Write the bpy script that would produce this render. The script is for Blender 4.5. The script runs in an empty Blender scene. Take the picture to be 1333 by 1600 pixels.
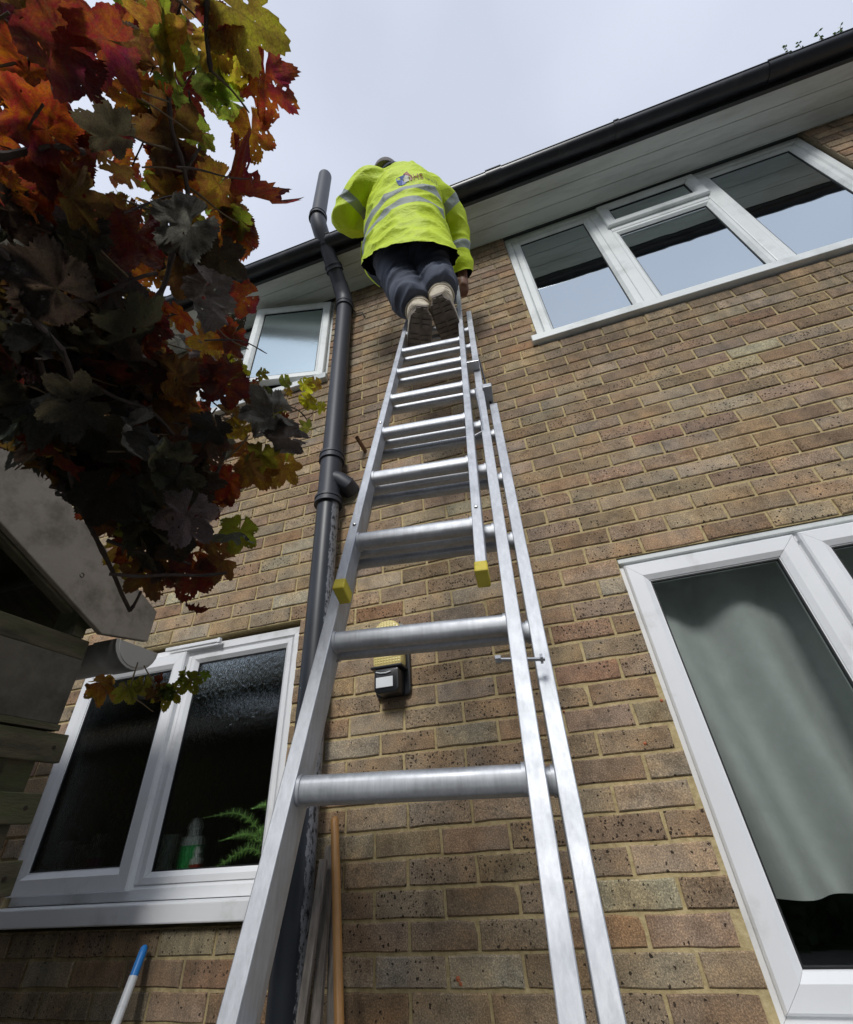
import bpy, bmesh, math, random
from mathutils import Vector, Matrix, noise
from mathutils.bvhtree import BVHTree
R = math.radians
rnd = random.Random(7)
scn = bpy.context.scene
C = scn.collection

# ------------------------------------------------------------------ camera
CAM = Vector((0.101, -1.7173, -0.4590))
ROT = Matrix(((0.9520080542813626, 0.22269366911454513, 0.2099718893559698),
              (0.2997886969030169, -0.5401425819138705, -0.7863667899985406),
              (-0.06170414728853492, 0.8115747167942822, -0.5809811333147364)))
FPX = 696.7
cd = bpy.data.cameras.new('camera')
cam = bpy.data.objects.new('camera', cd)
C.objects.link(cam)
cd.sensor_fit = 'VERTICAL'; cd.sensor_height = 24; cd.sensor_width = 20
cd.lens = 24 * FPX / 1600
cd.clip_start = 0.02; cd.clip_end = 400
cam.matrix_world = Matrix.Translation(CAM) @ ROT.to_4x4()
scn.camera = cam

# ------------------------------------------------------------------ sky and sun
SUN_EL, SUN_AZ = R(37), R(178)       # high soft light from behind the viewer
w = bpy.data.worlds.new('World'); scn.world = w; w.use_nodes = True
nt = w.node_tree; nt.nodes.clear()
out = nt.nodes.new('ShaderNodeOutputWorld')
bg = nt.nodes.new('ShaderNodeBackground')
sky = nt.nodes.new('ShaderNodeTexSky'); sky.sky_type = 'NISHITA'; sky.sun_disc = False
sky.sun_elevation = SUN_EL; sky.sun_rotation = SUN_AZ
skm = nt.nodes.new('ShaderNodeVectorMath'); skm.operation = 'MULTIPLY'; skm.inputs[1].default_value = (1, 1, 1)
tc = nt.nodes.new('ShaderNodeTexCoord')
nz = nt.nodes.new('ShaderNodeTexNoise'); nz.inputs['Scale'].default_value = 1.6; nz.inputs['Detail'].default_value = 4
nz.inputs['Roughness'].default_value = 0.45
cr = nt.nodes.new('ShaderNodeValToRGB')
cr.color_ramp.elements[0].position = 0.34; cr.color_ramp.elements[0].color = (4.6, 4.98, 5.9, 1)
cr.color_ramp.elements[1].position = 0.66; cr.color_ramp.elements[1].color = (6.0, 6.42, 7.4, 1)
mx = nt.nodes.new('ShaderNodeMixRGB'); mx.inputs[0].default_value = 0.93
bg.inputs[1].default_value = 0.1
nt.links.new(tc.outputs['Generated'], nz.inputs['Vector'])
nt.links.new(nz.outputs['Fac'], cr.inputs[0])
nt.links.new(sky.outputs[0], skm.inputs[0])
nt.links.new(skm.outputs[0], mx.inputs[1])
nt.links.new(cr.outputs[0], mx.inputs[2])
nt.links.new(mx.outputs[0], bg.inputs[0])
nt.links.new(bg.outputs[0], out.inputs[0])
sl = bpy.data.lights.new('sun', 'SUN'); sl.energy = 1.5; sl.angle = R(15); sl.color = (1, 0.985, 0.96)
so = bpy.data.objects.new('sun', sl); C.objects.link(so)
sd = Vector((math.sin(SUN_AZ) * math.cos(SUN_EL), math.cos(SUN_AZ) * math.cos(SUN_EL), math.sin(SUN_EL)))
so.rotation_euler = sd.to_track_quat('Z', 'Y').to_euler()
so.location = (0, -6, 9)
scn.view_settings.view_transform = 'Standard'; scn.view_settings.look = 'None'
scn.view_settings.exposure = 0.5; scn.view_settings.gamma = 1
scn.view_settings.use_curve_mapping = False
scn.render.engine = 'CYCLES'
scn.cycles.max_bounces = 10; scn.cycles.transparent_max_bounces = 16
scn.cycles.sample_clamp_indirect = 6

# ------------------------------------------------------------------ helpers
def ray(x, y):
    return ROT @ Vector(((x - 666.5) / FPX, -(y - 800) / FPX, -1))
def at(x, y, Y):            # the point of the plane Y = const that lies in this direction
    v = ray(x, y); return CAM + v * ((Y - CAM.y) / v.y)
def far(x, y, d):           # the point d metres away in this direction
    return CAM + ray(x, y).normalized() * d
def pxof(p):
    q = ROT.transposed() @ (Vector(p) - CAM)
    if q.z > -0.01: return None
    return (666.5 + FPX * q.x / -q.z, 800 - FPX * q.y / -q.z)

def tag(o, label=None, cat=None, group=None, kind=None):
    if label: o['label'] = label
    if cat: o['category'] = cat
    if group: o['group'] = group
    if kind: o['kind'] = kind
    return o
def empty(name, loc, label, cat, group=None, rotz=0):
    o = bpy.data.objects.new(name, None); C.objects.link(o); o.location = loc
    o.rotation_euler = (0, 0, rotz); o.empty_display_size = 0.1
    return tag(o, label, cat, group)
def parent(o, p):
    o.parent = p
    o.matrix_parent_inverse = parent_inv(p)
def world_of(o):
    m = Matrix.LocRotScale(o.location, o.rotation_euler, o.scale)
    return world_of(o.parent) @ o.matrix_parent_inverse @ m if o.parent else m
def parent_inv(p): return world_of(p).inverted()

class MB:
    def __init__(s): s.v = []; s.f = []; s.m = []
    def add(s, vs, fs, mi=0):
        b = len(s.v); s.v += [tuple(v) for v in vs]
        s.f += [tuple(b + i for i in f) for f in fs]; s.m += [mi] * len(fs)
    def box(s, x0, x1, y0, y1, z0, z1, mi=0):
        vs = [(x, y, z) for x in (x0, x1) for y in (y0, y1) for z in (z0, z1)]
        s.add(vs, [(0, 1, 3, 2), (4, 6, 7, 5), (0, 4, 5, 1), (2, 3, 7, 6), (0, 2, 6, 4), (1, 5, 7, 3)], mi)
    def obox(s, o, e, u, n, x0, x1, s0, s1, n0, n1, mi=0):
        vs = [o + e * x + u * t + n * k for x in (x0, x1) for t in (s0, s1) for k in (n0, n1)]
        s.add(vs, [(0, 1, 3, 2), (4, 6, 7, 5), (0, 4, 5, 1), (2, 3, 7, 6), (0, 2, 6, 4), (1, 5, 7, 3)], mi)
    def prism(s, prof, a, b, ax, ay, cap=True, mi=0):   # prof in (ax,ay), swept a -> b
        n = len(prof); vs = [a + ax * p + ay * q for p, q in prof] + [b + ax * p + ay * q for p, q in prof]
        fs = [(i, (i + 1) % n, n + (i + 1) % n, n + i) for i in range(n)]
        if cap: fs += [tuple(range(n - 1, -1, -1)), tuple(range(n, 2 * n))]
        s.add(vs, fs, mi)
    def tube(s, pts, rad, seg=12, cap=True, mi=0, flat=1.0):
        pts = [Vector(p) for p in pts]
        if not isinstance(rad, (list, tuple)): rad = [rad] * len(pts)
        rings = []; up = None
        for i, p in enumerate(pts):
            t = (pts[min(i + 1, len(pts) - 1)] - pts[max(i - 1, 0)]).normalized()
            if up is None:
                up = Vector((0, 0, 1)) if abs(t.z) < 0.9 else Vector((0, 1, 0))
            a = t.cross(up)
            if a.length < 1e-4: a = t.cross(Vector((1, 0, 0)))
            a.normalize(); b = a.cross(t).normalized(); up = b
            rings.append([p + (a * math.cos(k * 2 * math.pi / seg) + b * flat * math.sin(k * 2 * math.pi / seg)) * rad[i] for k in range(seg)])
        vs = [v for r in rings for v in r]; fs = []
        for i in range(len(rings) - 1):
            for k in range(seg):
                k2 = (k + 1) % seg
                fs.append((i * seg + k, i * seg + k2, (i + 1) * seg + k2, (i + 1) * seg + k))
        if cap:
            fs.append(tuple(range(seg - 1, -1, -1)))
            L = (len(rings) - 1) * seg; fs.append(tuple(L + k for k in range(seg)))
        s.add(vs, fs, mi)
    def mesh(s, name, mats, smooth=False, bevel=None):
        me = bpy.data.meshes.new(name); me.from_pydata(s.v, [], s.f)
        for m in (mats if isinstance(mats, (list, tuple)) else [mats]): me.materials.append(m)
        for i, p in enumerate(me.polygons): p.material_index = s.m[i]
        bm = bmesh.new(); bm.from_mesh(me)
        bmesh.ops.remove_doubles(bm, verts=bm.verts, dist=1e-5)
        bmesh.ops.recalc_face_normals(bm, faces=bm.faces)
        if bevel:
            es = [e for e in bm.edges if len(e.link_faces) == 2 and e.calc_face_angle(0) > 0.5]
            bmesh.ops.bevel(bm, geom=es, offset=bevel, segments=2, profile=0.5, affect='EDGES', clamp_overlap=True)
        if smooth:
            for f in bm.faces: f.smooth = True
            for e in bm.edges:
                if len(e.link_faces) == 2 and e.calc_face_angle(0) > 0.6: e.smooth = False
        bm.to_mesh(me); bm.free()
        return me
    def obj(s, name, mats, par=None, smooth=False, bevel=None):
        o = bpy.data.objects.new(name, s.mesh(name, mats, smooth, bevel)); C.objects.link(o)
        if par: parent(o, par)
        return o

# ---- materials
def mat(name):
    m = bpy.data.materials.new(name); m.use_nodes = True
    n = m.node_tree; n.nodes.clear()
    o = n.nodes.new('ShaderNodeOutputMaterial'); b = n.nodes.new('ShaderNodeBsdfPrincipled')
    n.links.new(b.outputs[0], o.inputs[0])
    return m, n, b, o
def N(n, t, **k):
    x = n.nodes.new('ShaderNode' + t)
    for a, v in k.items():
        if a in x.inputs: x.inputs[a].default_value = v
        else: setattr(x, a, v)
    return x
def pos(n, scale=(1, 1, 1), obj=False):
    if obj: g = N(n, 'TexCoord'); s = g.outputs['Object']
    else: g = N(n, 'NewGeometry'); s = g.outputs['Position']
    m = N(n, 'Mapping'); m.inputs['Scale'].default_value = scale
    n.links.new(s, m.inputs['Vector']); return m.outputs[0]
def tex(n, vec, scale, detail=3, rough=0.5, dist=0.0):
    t = N(n, 'TexNoise'); t.inputs['Scale'].default_value = scale; t.inputs['Detail'].default_value = detail
    t.inputs['Roughness'].default_value = rough; t.inputs['Distortion'].default_value = dist
    n.links.new(vec, t.inputs['Vector']); return t.outputs['Fac']
def ramp(n, fac, stops):
    r = N(n, 'ValToRGB'); e = r.color_ramp.elements
    while len(e) < len(stops): e.new(0.5)
    for i, (p, c) in enumerate(stops):
        e[i].position = p; e[i].color = (*c, 1) if len(c) == 3 else c
    n.links.new(fac, r.inputs[0]); return r.outputs[0]
def mixc(n, fac, a, b, mode='MIX'):
    m = N(n, 'MixRGB', blend_type=mode)
    for i, v in ((0, fac), (1, a), (2, b)):
        if isinstance(v, (int, float)): m.inputs[i].default_value = v if i == 0 else (v, v, v, 1)
        elif isinstance(v, tuple): m.inputs[i].default_value = (*v, 1)
        else: n.links.new(v, m.inputs[i])
    return m.outputs[0]
def mth(n, op, a, b=0.0):
    m = N(n, 'Math', operation=op)
    for i, v in ((0, a), (1, b)):
        if isinstance(v, (int, float)): m.inputs[i].default_value = v
        else: n.links.new(v, m.inputs[i])
    return m.outputs[0]
def bump(n, b, h, strength=0.3, dist=0.01, prev=None):
    k = N(n, 'Bump'); k.inputs['Strength'].default_value = strength; k.inputs['Distance'].default_value = dist
    n.links.new(h, k.inputs['Height'])
    if prev is not None: n.links.new(prev, k.inputs['Normal'])
    if b is not None: n.links.new(k.outputs[0], b.inputs['Normal'])
    return k.outputs[0]
def simple(name, col, rough=0.5, metal=0.0, var=0.15, nscale=8, bmp=0.0, bscale=60, spec=0.5, stretch=(1, 1, 1), dirt=None, dirtscale=4, dirtpos=(0.5, 0.75), obj=False):
    m, n, b, o = mat(name)
    v = pos(n, stretch, obj)
    f = tex(n, v, nscale, 5, 0.6)
    lo = tuple(max(0, c * (1 - var)) for c in col); hi = tuple(min(1, c * (1 + var)) for c in col)
    c = ramp(n, f, [(0.3, lo), (0.7, hi)])
    if dirt:
        f2 = tex(n, pos(n, stretch, obj), dirtscale, 6, 0.65)
        k = ramp(n, f2, [(dirtpos[0], (0, 0, 0)), (dirtpos[1], (1, 1, 1))])
        c = mixc(n, k, c, dirt)
    n.links.new(c, b.inputs['Base Color'])
    b.inputs['Roughness'].default_value = rough; b.inputs['Metallic'].default_value = metal
    b.inputs['Specular IOR Level'].default_value = spec
    if bmp: bump(n, b, tex(n, v, bscale, 4, 0.6), bmp, 0.004)
    return m

def stains_and_shade(n, c):
    """water streaks and soot, with shade painted in, below the sills and under the eaves"""
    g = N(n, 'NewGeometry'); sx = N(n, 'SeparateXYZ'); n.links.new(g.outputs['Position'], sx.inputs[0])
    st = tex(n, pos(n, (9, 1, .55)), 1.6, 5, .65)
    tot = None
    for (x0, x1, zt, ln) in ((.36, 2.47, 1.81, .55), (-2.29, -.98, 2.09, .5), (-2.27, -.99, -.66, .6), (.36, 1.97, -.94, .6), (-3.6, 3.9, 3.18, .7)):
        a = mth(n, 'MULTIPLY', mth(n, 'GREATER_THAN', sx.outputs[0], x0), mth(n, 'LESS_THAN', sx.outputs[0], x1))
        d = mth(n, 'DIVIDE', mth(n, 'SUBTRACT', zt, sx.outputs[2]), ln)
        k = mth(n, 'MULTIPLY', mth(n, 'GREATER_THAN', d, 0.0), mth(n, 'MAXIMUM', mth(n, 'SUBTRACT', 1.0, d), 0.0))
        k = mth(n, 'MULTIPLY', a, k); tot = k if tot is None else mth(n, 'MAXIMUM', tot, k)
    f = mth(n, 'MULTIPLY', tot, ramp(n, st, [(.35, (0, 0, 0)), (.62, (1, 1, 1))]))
    return mixc(n, mth(n, 'MULTIPLY', f, .62), c, (.085, .072, .052))  # this dark tone is part staining, part painted shade of sills and eaves
def brick_mat(name, use_attr):
    m, n, b, o = mat(name)
    if use_attr:
        a = N(n, 'Attribute', attribute_name='bc'); col = a.outputs['Color']; al = a.outputs['Alpha']
    else:
        a = N(n, 'ObjectInfo'); col = a.outputs['Color']; al = a.outputs['Alpha']
    v = pos(n)
    f1 = tex(n, v, 13, 6, 0.72); f2 = tex(n, v, 240, 3, 0.75); f5 = tex(n, pos(n, (.7, 1, 1)), 7, 3, 0.5)
    col = mixc(n, ramp(n, f5, [(.46, (0, 0, 0)), (.62, (.75, .75, .75))]), col, mixc(n, 1.0, col, (1.13, 1.0, .86), 'MULTIPLY'))
    col = mixc(n, ramp(n, f5, [(.32, (.8, .8, .8)), (.44, (0, 0, 0))]), col, mixc(n, 1.0, col, (.86, .90, .96), 'MULTIPLY'))
    c = mixc(n, 1.0, col, ramp(n, f1, [(0.3, (0.55, 0.53, 0.52)), (0.5, (1, 1, 1)), (0.72, (1.42, 1.36, 1.25))]), 'MULTIPLY')
    # sandy speckle
    c = mixc(n, 1.0, c, ramp(n, f2, [(0.32, (0.5, 0.5, 0.5)), (0.52, (1.0, 1.0, 1.0)), (0.72, (1.95, 1.9, 1.8))]), 'MULTIPLY')
    # burnt pits
    vo = N(n, 'TexVoronoi', feature='F1'); vo.inputs['Scale'].default_value = 80; vo.inputs['Randomness'].default_value = 1
    wv = N(n, 'VectorMath', operation='ADD'); n.links.new(v, wv.inputs[0])
    nn = N(n, 'TexNoise'); nn.inputs['Scale'].default_value = 120; n.links.new(v, nn.inputs['Vector'])
    sc = N(n, 'VectorMath', operation='SCALE'); sc.inputs['Scale'].default_value = 0.012
    n.links.new(nn.outputs['Color'], sc.inputs[0]); n.links.new(sc.outputs[0], wv.inputs[1])
    n.links.new(wv.outputs[0], vo.inputs['Vector'])
    sp = N(n, 'SeparateColor'); n.links.new(vo.outputs['Color'], sp.inputs[0])
    clump = tex(n, v, 22, 2, 0.5)
    thr = mth(n, 'MULTIPLY', al, mth(n, 'MULTIPLY', clump, 1.9))
    here = mth(n, 'LESS_THAN', sp.outputs[0], thr)
    rad = mth(n, 'MULTIPLY', sp.outputs[1], 0.50)
    dot = mth(n, 'LESS_THAN', vo.outputs['Distance'], rad)
    pit = mth(n, 'MULTIPLY', here, dot)
    c = mixc(n, mth(n, 'MULTIPLY', pit, 0.9), c, (0.018, 0.012, 0.010))
    # soot and damp high under the eaves and low near the ground: broad weathering of its own shape
    f3 = tex(n, v, 2.2, 4, 0.6)
    c = mixc(n, ramp(n, f3, [(0.42, (0, 0, 0)), (0.75, (0.35, 0.35, 0.35))]), c, (0.12, 0.10, 0.07))
    c = stains_and_shade(n, c)
    n.links.new(c, b.inputs['Base Color']); b.inputs['Roughness'].default_value = 0.9
    b.inputs['Specular IOR Level'].default_value = 0.25
    k = bump(n, None, f2, 0.5, 0.003)
    k = bump(n, None, f1, 0.25, 0.01, k)
    inv = mth(n, 'SUBTRACT', 1.0, pit)
    bump(n, b, inv, 0.6, 0.003, k)
    return m
M = {}
M['brick'] = brick_mat('brick', False); M['brick_far'] = brick_mat('brick_joined', True)

m, n, b, o = mat('mortar'); M['mortar'] = m
v = pos(n); g = N(n, 'NewGeometry'); sx = N(n, 'SeparateXYZ'); n.links.new(g.outputs['Position'], sx.inputs[0])
f = tex(n, v, 45, 5, 0.7); f2 = tex(n, v, 3, 4, 0.6)
c = ramp(n, f, [(0.3, (0.37, 0.285, 0.145)), (0.52, (0.52, 0.415, 0.22)), (0.75, (0.64, 0.53, 0.31))])
# the upper courses were pointed with a duller mortar
hz = mth(n, 'ADD', sx.outputs[2], mth(n, 'MULTIPLY', f2, 0.9))
old = ramp(n, mth(n, 'SUBTRACT', hz, 2.45), [(0.0, (0, 0, 0)), (0.5, (1, 1, 1))])
c = mixc(n, mth(n, 'MULTIPLY', old, 0.85), c, (0.21, 0.17, 0.12))
c = mixc(n, ramp(n, f2, [(0.5, (0, 0, 0)), (0.8, (0.6, 0.6, 0.6))]), c, (0.34, 0.265, 0.14))
c = stains_and_shade(n, c)
n.links.new(c, b.inputs['Base Color']); b.inputs['Roughness'].default_value = 0.95
b.inputs['Specular IOR Level'].default_value = 0.15
bump(n, b, f, 0.8, 0.006, bump(n, None, tex(n, v, 14, 3, 0.6), 0.8, 0.012))

M['upvc'] = simple('white_upvc', (0.82, 0.83, 0.84), 0.32, var=0.04, nscale=3, dirt=(0.42, 0.42, 0.38), dirtscale=5, dirtpos=(0.56, 0.9))
M['upvc_up'] = simple('weathered_white_upvc', (0.72, 0.75, 0.74), 0.4, var=0.05, nscale=3, dirt=(0.30, 0.33, 0.31), dirtscale=4, dirtpos=(0.5, 0.9))
M['gasket'] = simple('black_gasket', (0.012, 0.013, 0.014), 0.6)
M['soffit'] = simple('pale_soffit_board', (0.66, 0.69, 0.66), 0.5, var=0.08, nscale=2.5, stretch=(0.6, 3, 1), dirt=(0.30, 0.31, 0.27), dirtscale=2.2, dirtpos=(0.45, 0.85))
M['gutter'] = simple('black_gutter_plastic', (0.020, 0.022, 0.028), 0.35, var=0.3, nscale=6, dirt=(0.09, 0.085, 0.08), dirtscale=7, dirtpos=(0.55, 0.9))
M['fascia'] = simple('dark_fascia', (0.03, 0.031, 0.034), 0.5, var=0.2, dirt=(0.05, 0.07, 0.03), dirtscale=6, dirtpos=(0.55, 0.8))
M['tile'] = simple('roof_tile', (0.09, 0.06, 0.045), 0.9, var=0.4, bmp=0.4)
M['pipe'] = simple('black_soil_pipe_plastic', (0.032, 0.035, 0.046), 0.5, var=0.12, nscale=5, dirt=(0.11, 0.115, 0.12), dirtscale=9, dirtpos=(0.6, 0.95))
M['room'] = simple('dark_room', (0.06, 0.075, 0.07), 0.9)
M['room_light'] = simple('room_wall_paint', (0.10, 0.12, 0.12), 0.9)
M['concrete'] = simple('patio_concrete', (0.24, 0.23, 0.21), 0.9, var=0.25, nscale=4, bmp=0.3)

def glassmat(name, refl, tint, bstr=0.0, bscale=60, ior=1.5, rough=0.0, stretch=(1, 1, 1), refr=0.0, bdist=0.004, gtint=(0.93, 0.97, 1)):
    m, n, b, o = mat(name); n.nodes.remove(b)
    tr = N(n, 'BsdfTransparent'); tr.inputs[0].default_value = (*tint, 1)
    gl = N(n, 'BsdfGlossy'); gl.inputs['Roughness'].default_value = rough; gl.inputs[0].default_value = (*gtint, 1)
    base = tr.outputs[0]; nrm = None
    if bstr:
        v = pos(n, stretch)
        nrm = bump(n, None, tex(n, v, bscale, 2, 0.5, 0.6), bstr, bdist)
        n.links.new(nrm, gl.inputs['Normal'])
    if refr:
        rf = N(n, 'BsdfRefraction'); rf.inputs['IOR'].default_value = 1.12; rf.inputs['Roughness'].default_value = 0.04
        rf.inputs[0].default_value = (*tint, 1)
        n.links.new(nrm, rf.inputs['Normal'])
        mm = N(n, 'MixShader'); mm.inputs[0].default_value = refr
        n.links.new(tr.outputs[0], mm.inputs[1]); n.links.new(rf.outputs[0], mm.inputs[2]); base = mm.outputs[0]
    fr = N(n, 'Fresnel'); fr.inputs['IOR'].default_value = ior
    if nrm is not None: n.links.new(nrm, fr.inputs['Normal'])
    fac = mth(n, 'ADD', mth(n, 'MULTIPLY', fr.outputs[0], 1.0), refl); fac = mth(n, 'MINIMUM', fac, 0.95)
    mm = N(n, 'MixShader'); n.links.new(fac, mm.inputs[0]); n.links.new(base, mm.inputs[1]); n.links.new(gl.outputs[0], mm.inputs[2])
    n.links.new(mm.outputs[0], o.inputs[0])
    return m
M['pane_up'] = glassmat('coated_window_glass', 0.55, (0.35, 0.42, 0.42), ior=1.5, gtint=(0.86, 0.95, 1), bstr=0.35, bscale=2.2, bdist=0.004)
M['pane_low'] = glassmat('window_glass', 0.02, (0.93, 0.95, 0.94), ior=1.5)
M['pane_obs'] = glassmat('rippled_glass', 0.03, (0.94, 0.97, 0.955), bstr=0.33, bscale=75, stretch=(1.6, 1, 0.7), refr=0.3, bdist=0.0028)
M['pane_obs2'] = glassmat('rippled_glass_left', 0.0, (0.97, 0.99, 0.98), bstr=0.16, bscale=75, stretch=(1.6, 1, 0.7), refr=0.3, bdist=0.0028)
M['pane_obs_up'] = glassmat('rippled_glass_upper', 0.62, (0.2, 0.25, 0.25), bstr=0.10, bscale=60, stretch=(1.6, 1, 0.7), gtint=(0.8, 0.95, 1), rough=0.14)

# ------------------------------------------------------------------ ground
GZ = -1.95
g = MB(); g.box(-120, 120, -160, 60, GZ - 0.3, GZ)
tag(g.obj('patio_ground', M['concrete']), kind='structure')

# ------------------------------------------------------------------ house
house = empty('brick_house', (0, 0.3, GZ), 'brown brick house with white windows and dark gutter, the ladder leaning on it', 'house')
SOF = 3.18
OPEN = [  # x0, x1, z0, z1
    (0.405, 2.42, 1.80, SOF + .2), (0.405, 1.93, -0.90, 0.375), (-2.215, -1.0, -0.675, 0.375), (-2.25, -1.0, 2.10, SOF + .2)]
XW0, XW1 = -3.6, 3.9
def solid(x, z): return not any(a < x < b and c < z < d for a, b, c, d in OPEN)
xs = sorted({XW0, XW1} | {v for o_ in OPEN for v in o_[:2]}); zs = sorted({GZ, SOF + .2} | {v for o_ in OPEN for v in o_[2:]})
mb = MB(); MY = 0.0055
for i in range(len(xs) - 1):
    for j in range(len(zs) - 1):
        cx, cz = (xs[i] + xs[i + 1]) / 2, (zs[j] + zs[j + 1]) / 2
        if solid(cx, cz):
            mb.add([(xs[i], MY, zs[j]), (xs[i + 1], MY, zs[j]), (xs[i + 1], MY, zs[j + 1]), (xs[i], MY, zs[j + 1])], [(0, 1, 2, 3)])
for a, b_, c_, d in OPEN:
    for q in ([(a, MY, c_), (a, .12, c_), (a, .12, d), (a, MY, d)], [(b_, MY, c_), (b_, .12, c_), (b_, .12, d), (b_, MY, d)],
              [(a, MY, c_), (b_, MY, c_), (b_, .12, c_), (a, .12, c_)], [(a, MY, d), (b_, MY, d), (b_, .12, d), (a, .12, d)]):
        mb.add(q, [(0, 1, 2, 3)])
mb.obj('mortar_bed', M['mortar'], house)
# side walls and back so the house is a solid thing
mb = MB(); mb.box(XW0, XW0 + .1, .02, 6, GZ, SOF); mb.box(XW1 - .1, XW1, .02, 6, GZ, SOF); mb.box(XW0, XW1, 5.9, 6, GZ, SOF)
mb.obj('side_wall', M['mortar'], house)

def brick_outline(L, H, r):
    """10-point irregular outline, in x,z"""
    hx, hz = L / 2, H / 2; j = lambda a: r.uniform(-a, a)
    pts = []
    for (sx, sz) in ((-1, -1), (1, -1), (1, 1), (-1, 1)):
        pts.append((sx * hx + j(.0016), sz * hz + j(.0016)))
    seq = [pts[0], (-hx * .35 + j(.02), -hz + j(.0018)), (hx * .35 + j(.02), -hz + j(.0018)), pts[1],
           (hx + j(.0012), j(.01)), pts[2], (hx * .35 + j(.02), hz + j(.0018)), (-hx * .35 + j(.02), hz + j(.0018)), pts[3], (-hx + j(.0012), j(.01))]
    if r.random() < .07:      # a chipped corner
        k = r.choice((0, 3, 5, 8)); x, z = seq[k]; seq[k] = (x * (1 - .007 / hx), z * (1 - .005 / hz))
    return seq
def brick_geo(L, H, r):
    s = brick_outline(L, H, r); n_ = len(s); bv = .0032
    f0 = -r.uniform(-.0005, .0018)
    vs = [(x * (1 - bv / (L / 2)), f0, z * (1 - bv / (H / 2))) for x, z in s] + [(x, f0 + .003, z) for x, z in s] + [(x, .03, z) for x, z in s]
    fs = [tuple(range(n_))]
    for a in (0, n_):
        fs += [(a + i, a + n_ + i, a + n_ + (i + 1) % n_, a + (i + 1) % n_) for i in range(n_)]
    return vs, fs
PAL = [((.325, .240, .160), 34), ((.290, .212, .142), 26), ((.350, .270, .185), 20), ((.305, .242, .178), 14), ((.37, .308, .215), 8),
       ((.25, .175, .118), 7), ((.29, .190, .120), 5), ((.40, .345, .25), 3)]
def bcol(r):
    t = r.uniform(0, sum(w_ for _, w_ in PAL))
    for c_, w_ in PAL:
        t -= w_
        if t <= 0: break
    k = r.uniform(.86, 1.14)
    pit = r.choice((.03, .07, .14, .28, .5, .9))
    return (c_[0] * k, c_[1] * k * r.uniform(.96, 1.04), c_[2] * k * r.uniform(.93, 1.05), pit)
bricks = []
r = random.Random(11)
k0 = int(round((GZ) / .075)); k1 = int(round(SOF / .075)) + 1
drift = 0
for k in range(k0, k1):
    zc = (k + .5) * .075; drift += r.uniform(-.012, .012); drift *= .85
    ph = (.18 if k % 2 == 0 else .0725) + drift
    i0 = int((XW0 - ph) / .225) - 1
    x = ph + i0 * .225; 
    joints = []
    while x < XW1 + .3: joints.append(x + r.uniform(-.006, .006)); x += .225
    for a, b_ in zip(joints[:-1], joints[1:]):
        a2, b2 = a + .005, b_ - .005
        a2, b2 = max(a2, XW0), min(b2, XW1)
        segs = [(a2, b2)]
        for (ox0, ox1, oz0, oz1) in OPEN:
            if oz0 < zc < oz1:
                ns = []
                for p, q in segs:
                    if q <= ox0 or p >= ox1: ns.append((p, q)); continue
                    if p < ox0: ns.append((p, ox0 - .001))
                    if q > ox1: ns.append((ox1 + .001, q))
                segs = ns
        for p, q in segs:
            if q - p > .02: bricks.append(((p + q) / 2, zc + r.uniform(-.0012, .0012), q - p))
def seen(bx):
    x, z, L = bx; p = [pxof((x + dx, 0, z + dz)) for dx, dz in ((-L / 2, -.033), (L / 2, -.033), (L / 2, .033), (-L / 2, .033))]
    if any(q is None for q in p): return 0
    cx = sum(q[0] for q in p) / 4; cy = sum(q[1] for q in p) / 4
    if not (-40 < cx < 1370 and -30 < cy < 1640): return 0
    if cx < 230 and cy < 950: return 0
    A = abs(sum(p[i][0] * p[(i + 1) % 4][1] - p[(i + 1) % 4][0] * p[i][1] for i in range(4))) / 2
    return A
bricks.sort(key=seen, reverse=True)
vr = random.Random(3); full = []
for i in range(26):
    vs, fs = brick_geo(.215, .065, vr); q = MB(); q.add(vs, fs); full.append(q.mesh('brick', M['brick']))
near = bricks[:298]; rest = bricks[298:]
HI = parent_inv(house)
for (x, z, L) in near:
    if abs(L - .215) < .018: me = r.choice(full); sx = L / .215
    else:
        vs, fs = brick_geo(L, .065, vr); q = MB(); q.add(vs, fs); me = q.mesh('brick', M['brick']); sx = 1
    o = bpy.data.objects.new('brick', me); C.objects.link(o); o.location = (x, 0, z)
    o.scale = (sx, 1, 1); o.rotation_euler = (0, r.uniform(-.006, .006), r.uniform(-.006, .006))
    o.parent = house; o.matrix_parent_inverse = HI; o.color = bcol(r)
V = []; F = []; CO = []
for (x, z, L) in rest:
    if L < .03: continue
    vs, fs = brick_geo(L, .065, vr); b0 = len(V); col = bcol(r)
    V += [(vx + x, vy, vz + z) for vx, vy, vz in vs]; F += [tuple(b0 + i for i in f_) for f_ in fs]; CO += [col] * len(vs)
me = bpy.data.meshes.new('bricks'); me.from_pydata(V, [], F); me.materials.append(M['brick_far'])
at_ = me.color_attributes.new('bc', 'FLOAT_COLOR', 'POINT')
for i, c_ in enumerate(CO): at_.data[i].color = c_
o = bpy.data.objects.new('bricks', me); C.objects.link(o); parent(o, house); tag(o, kind='stuff')

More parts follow.
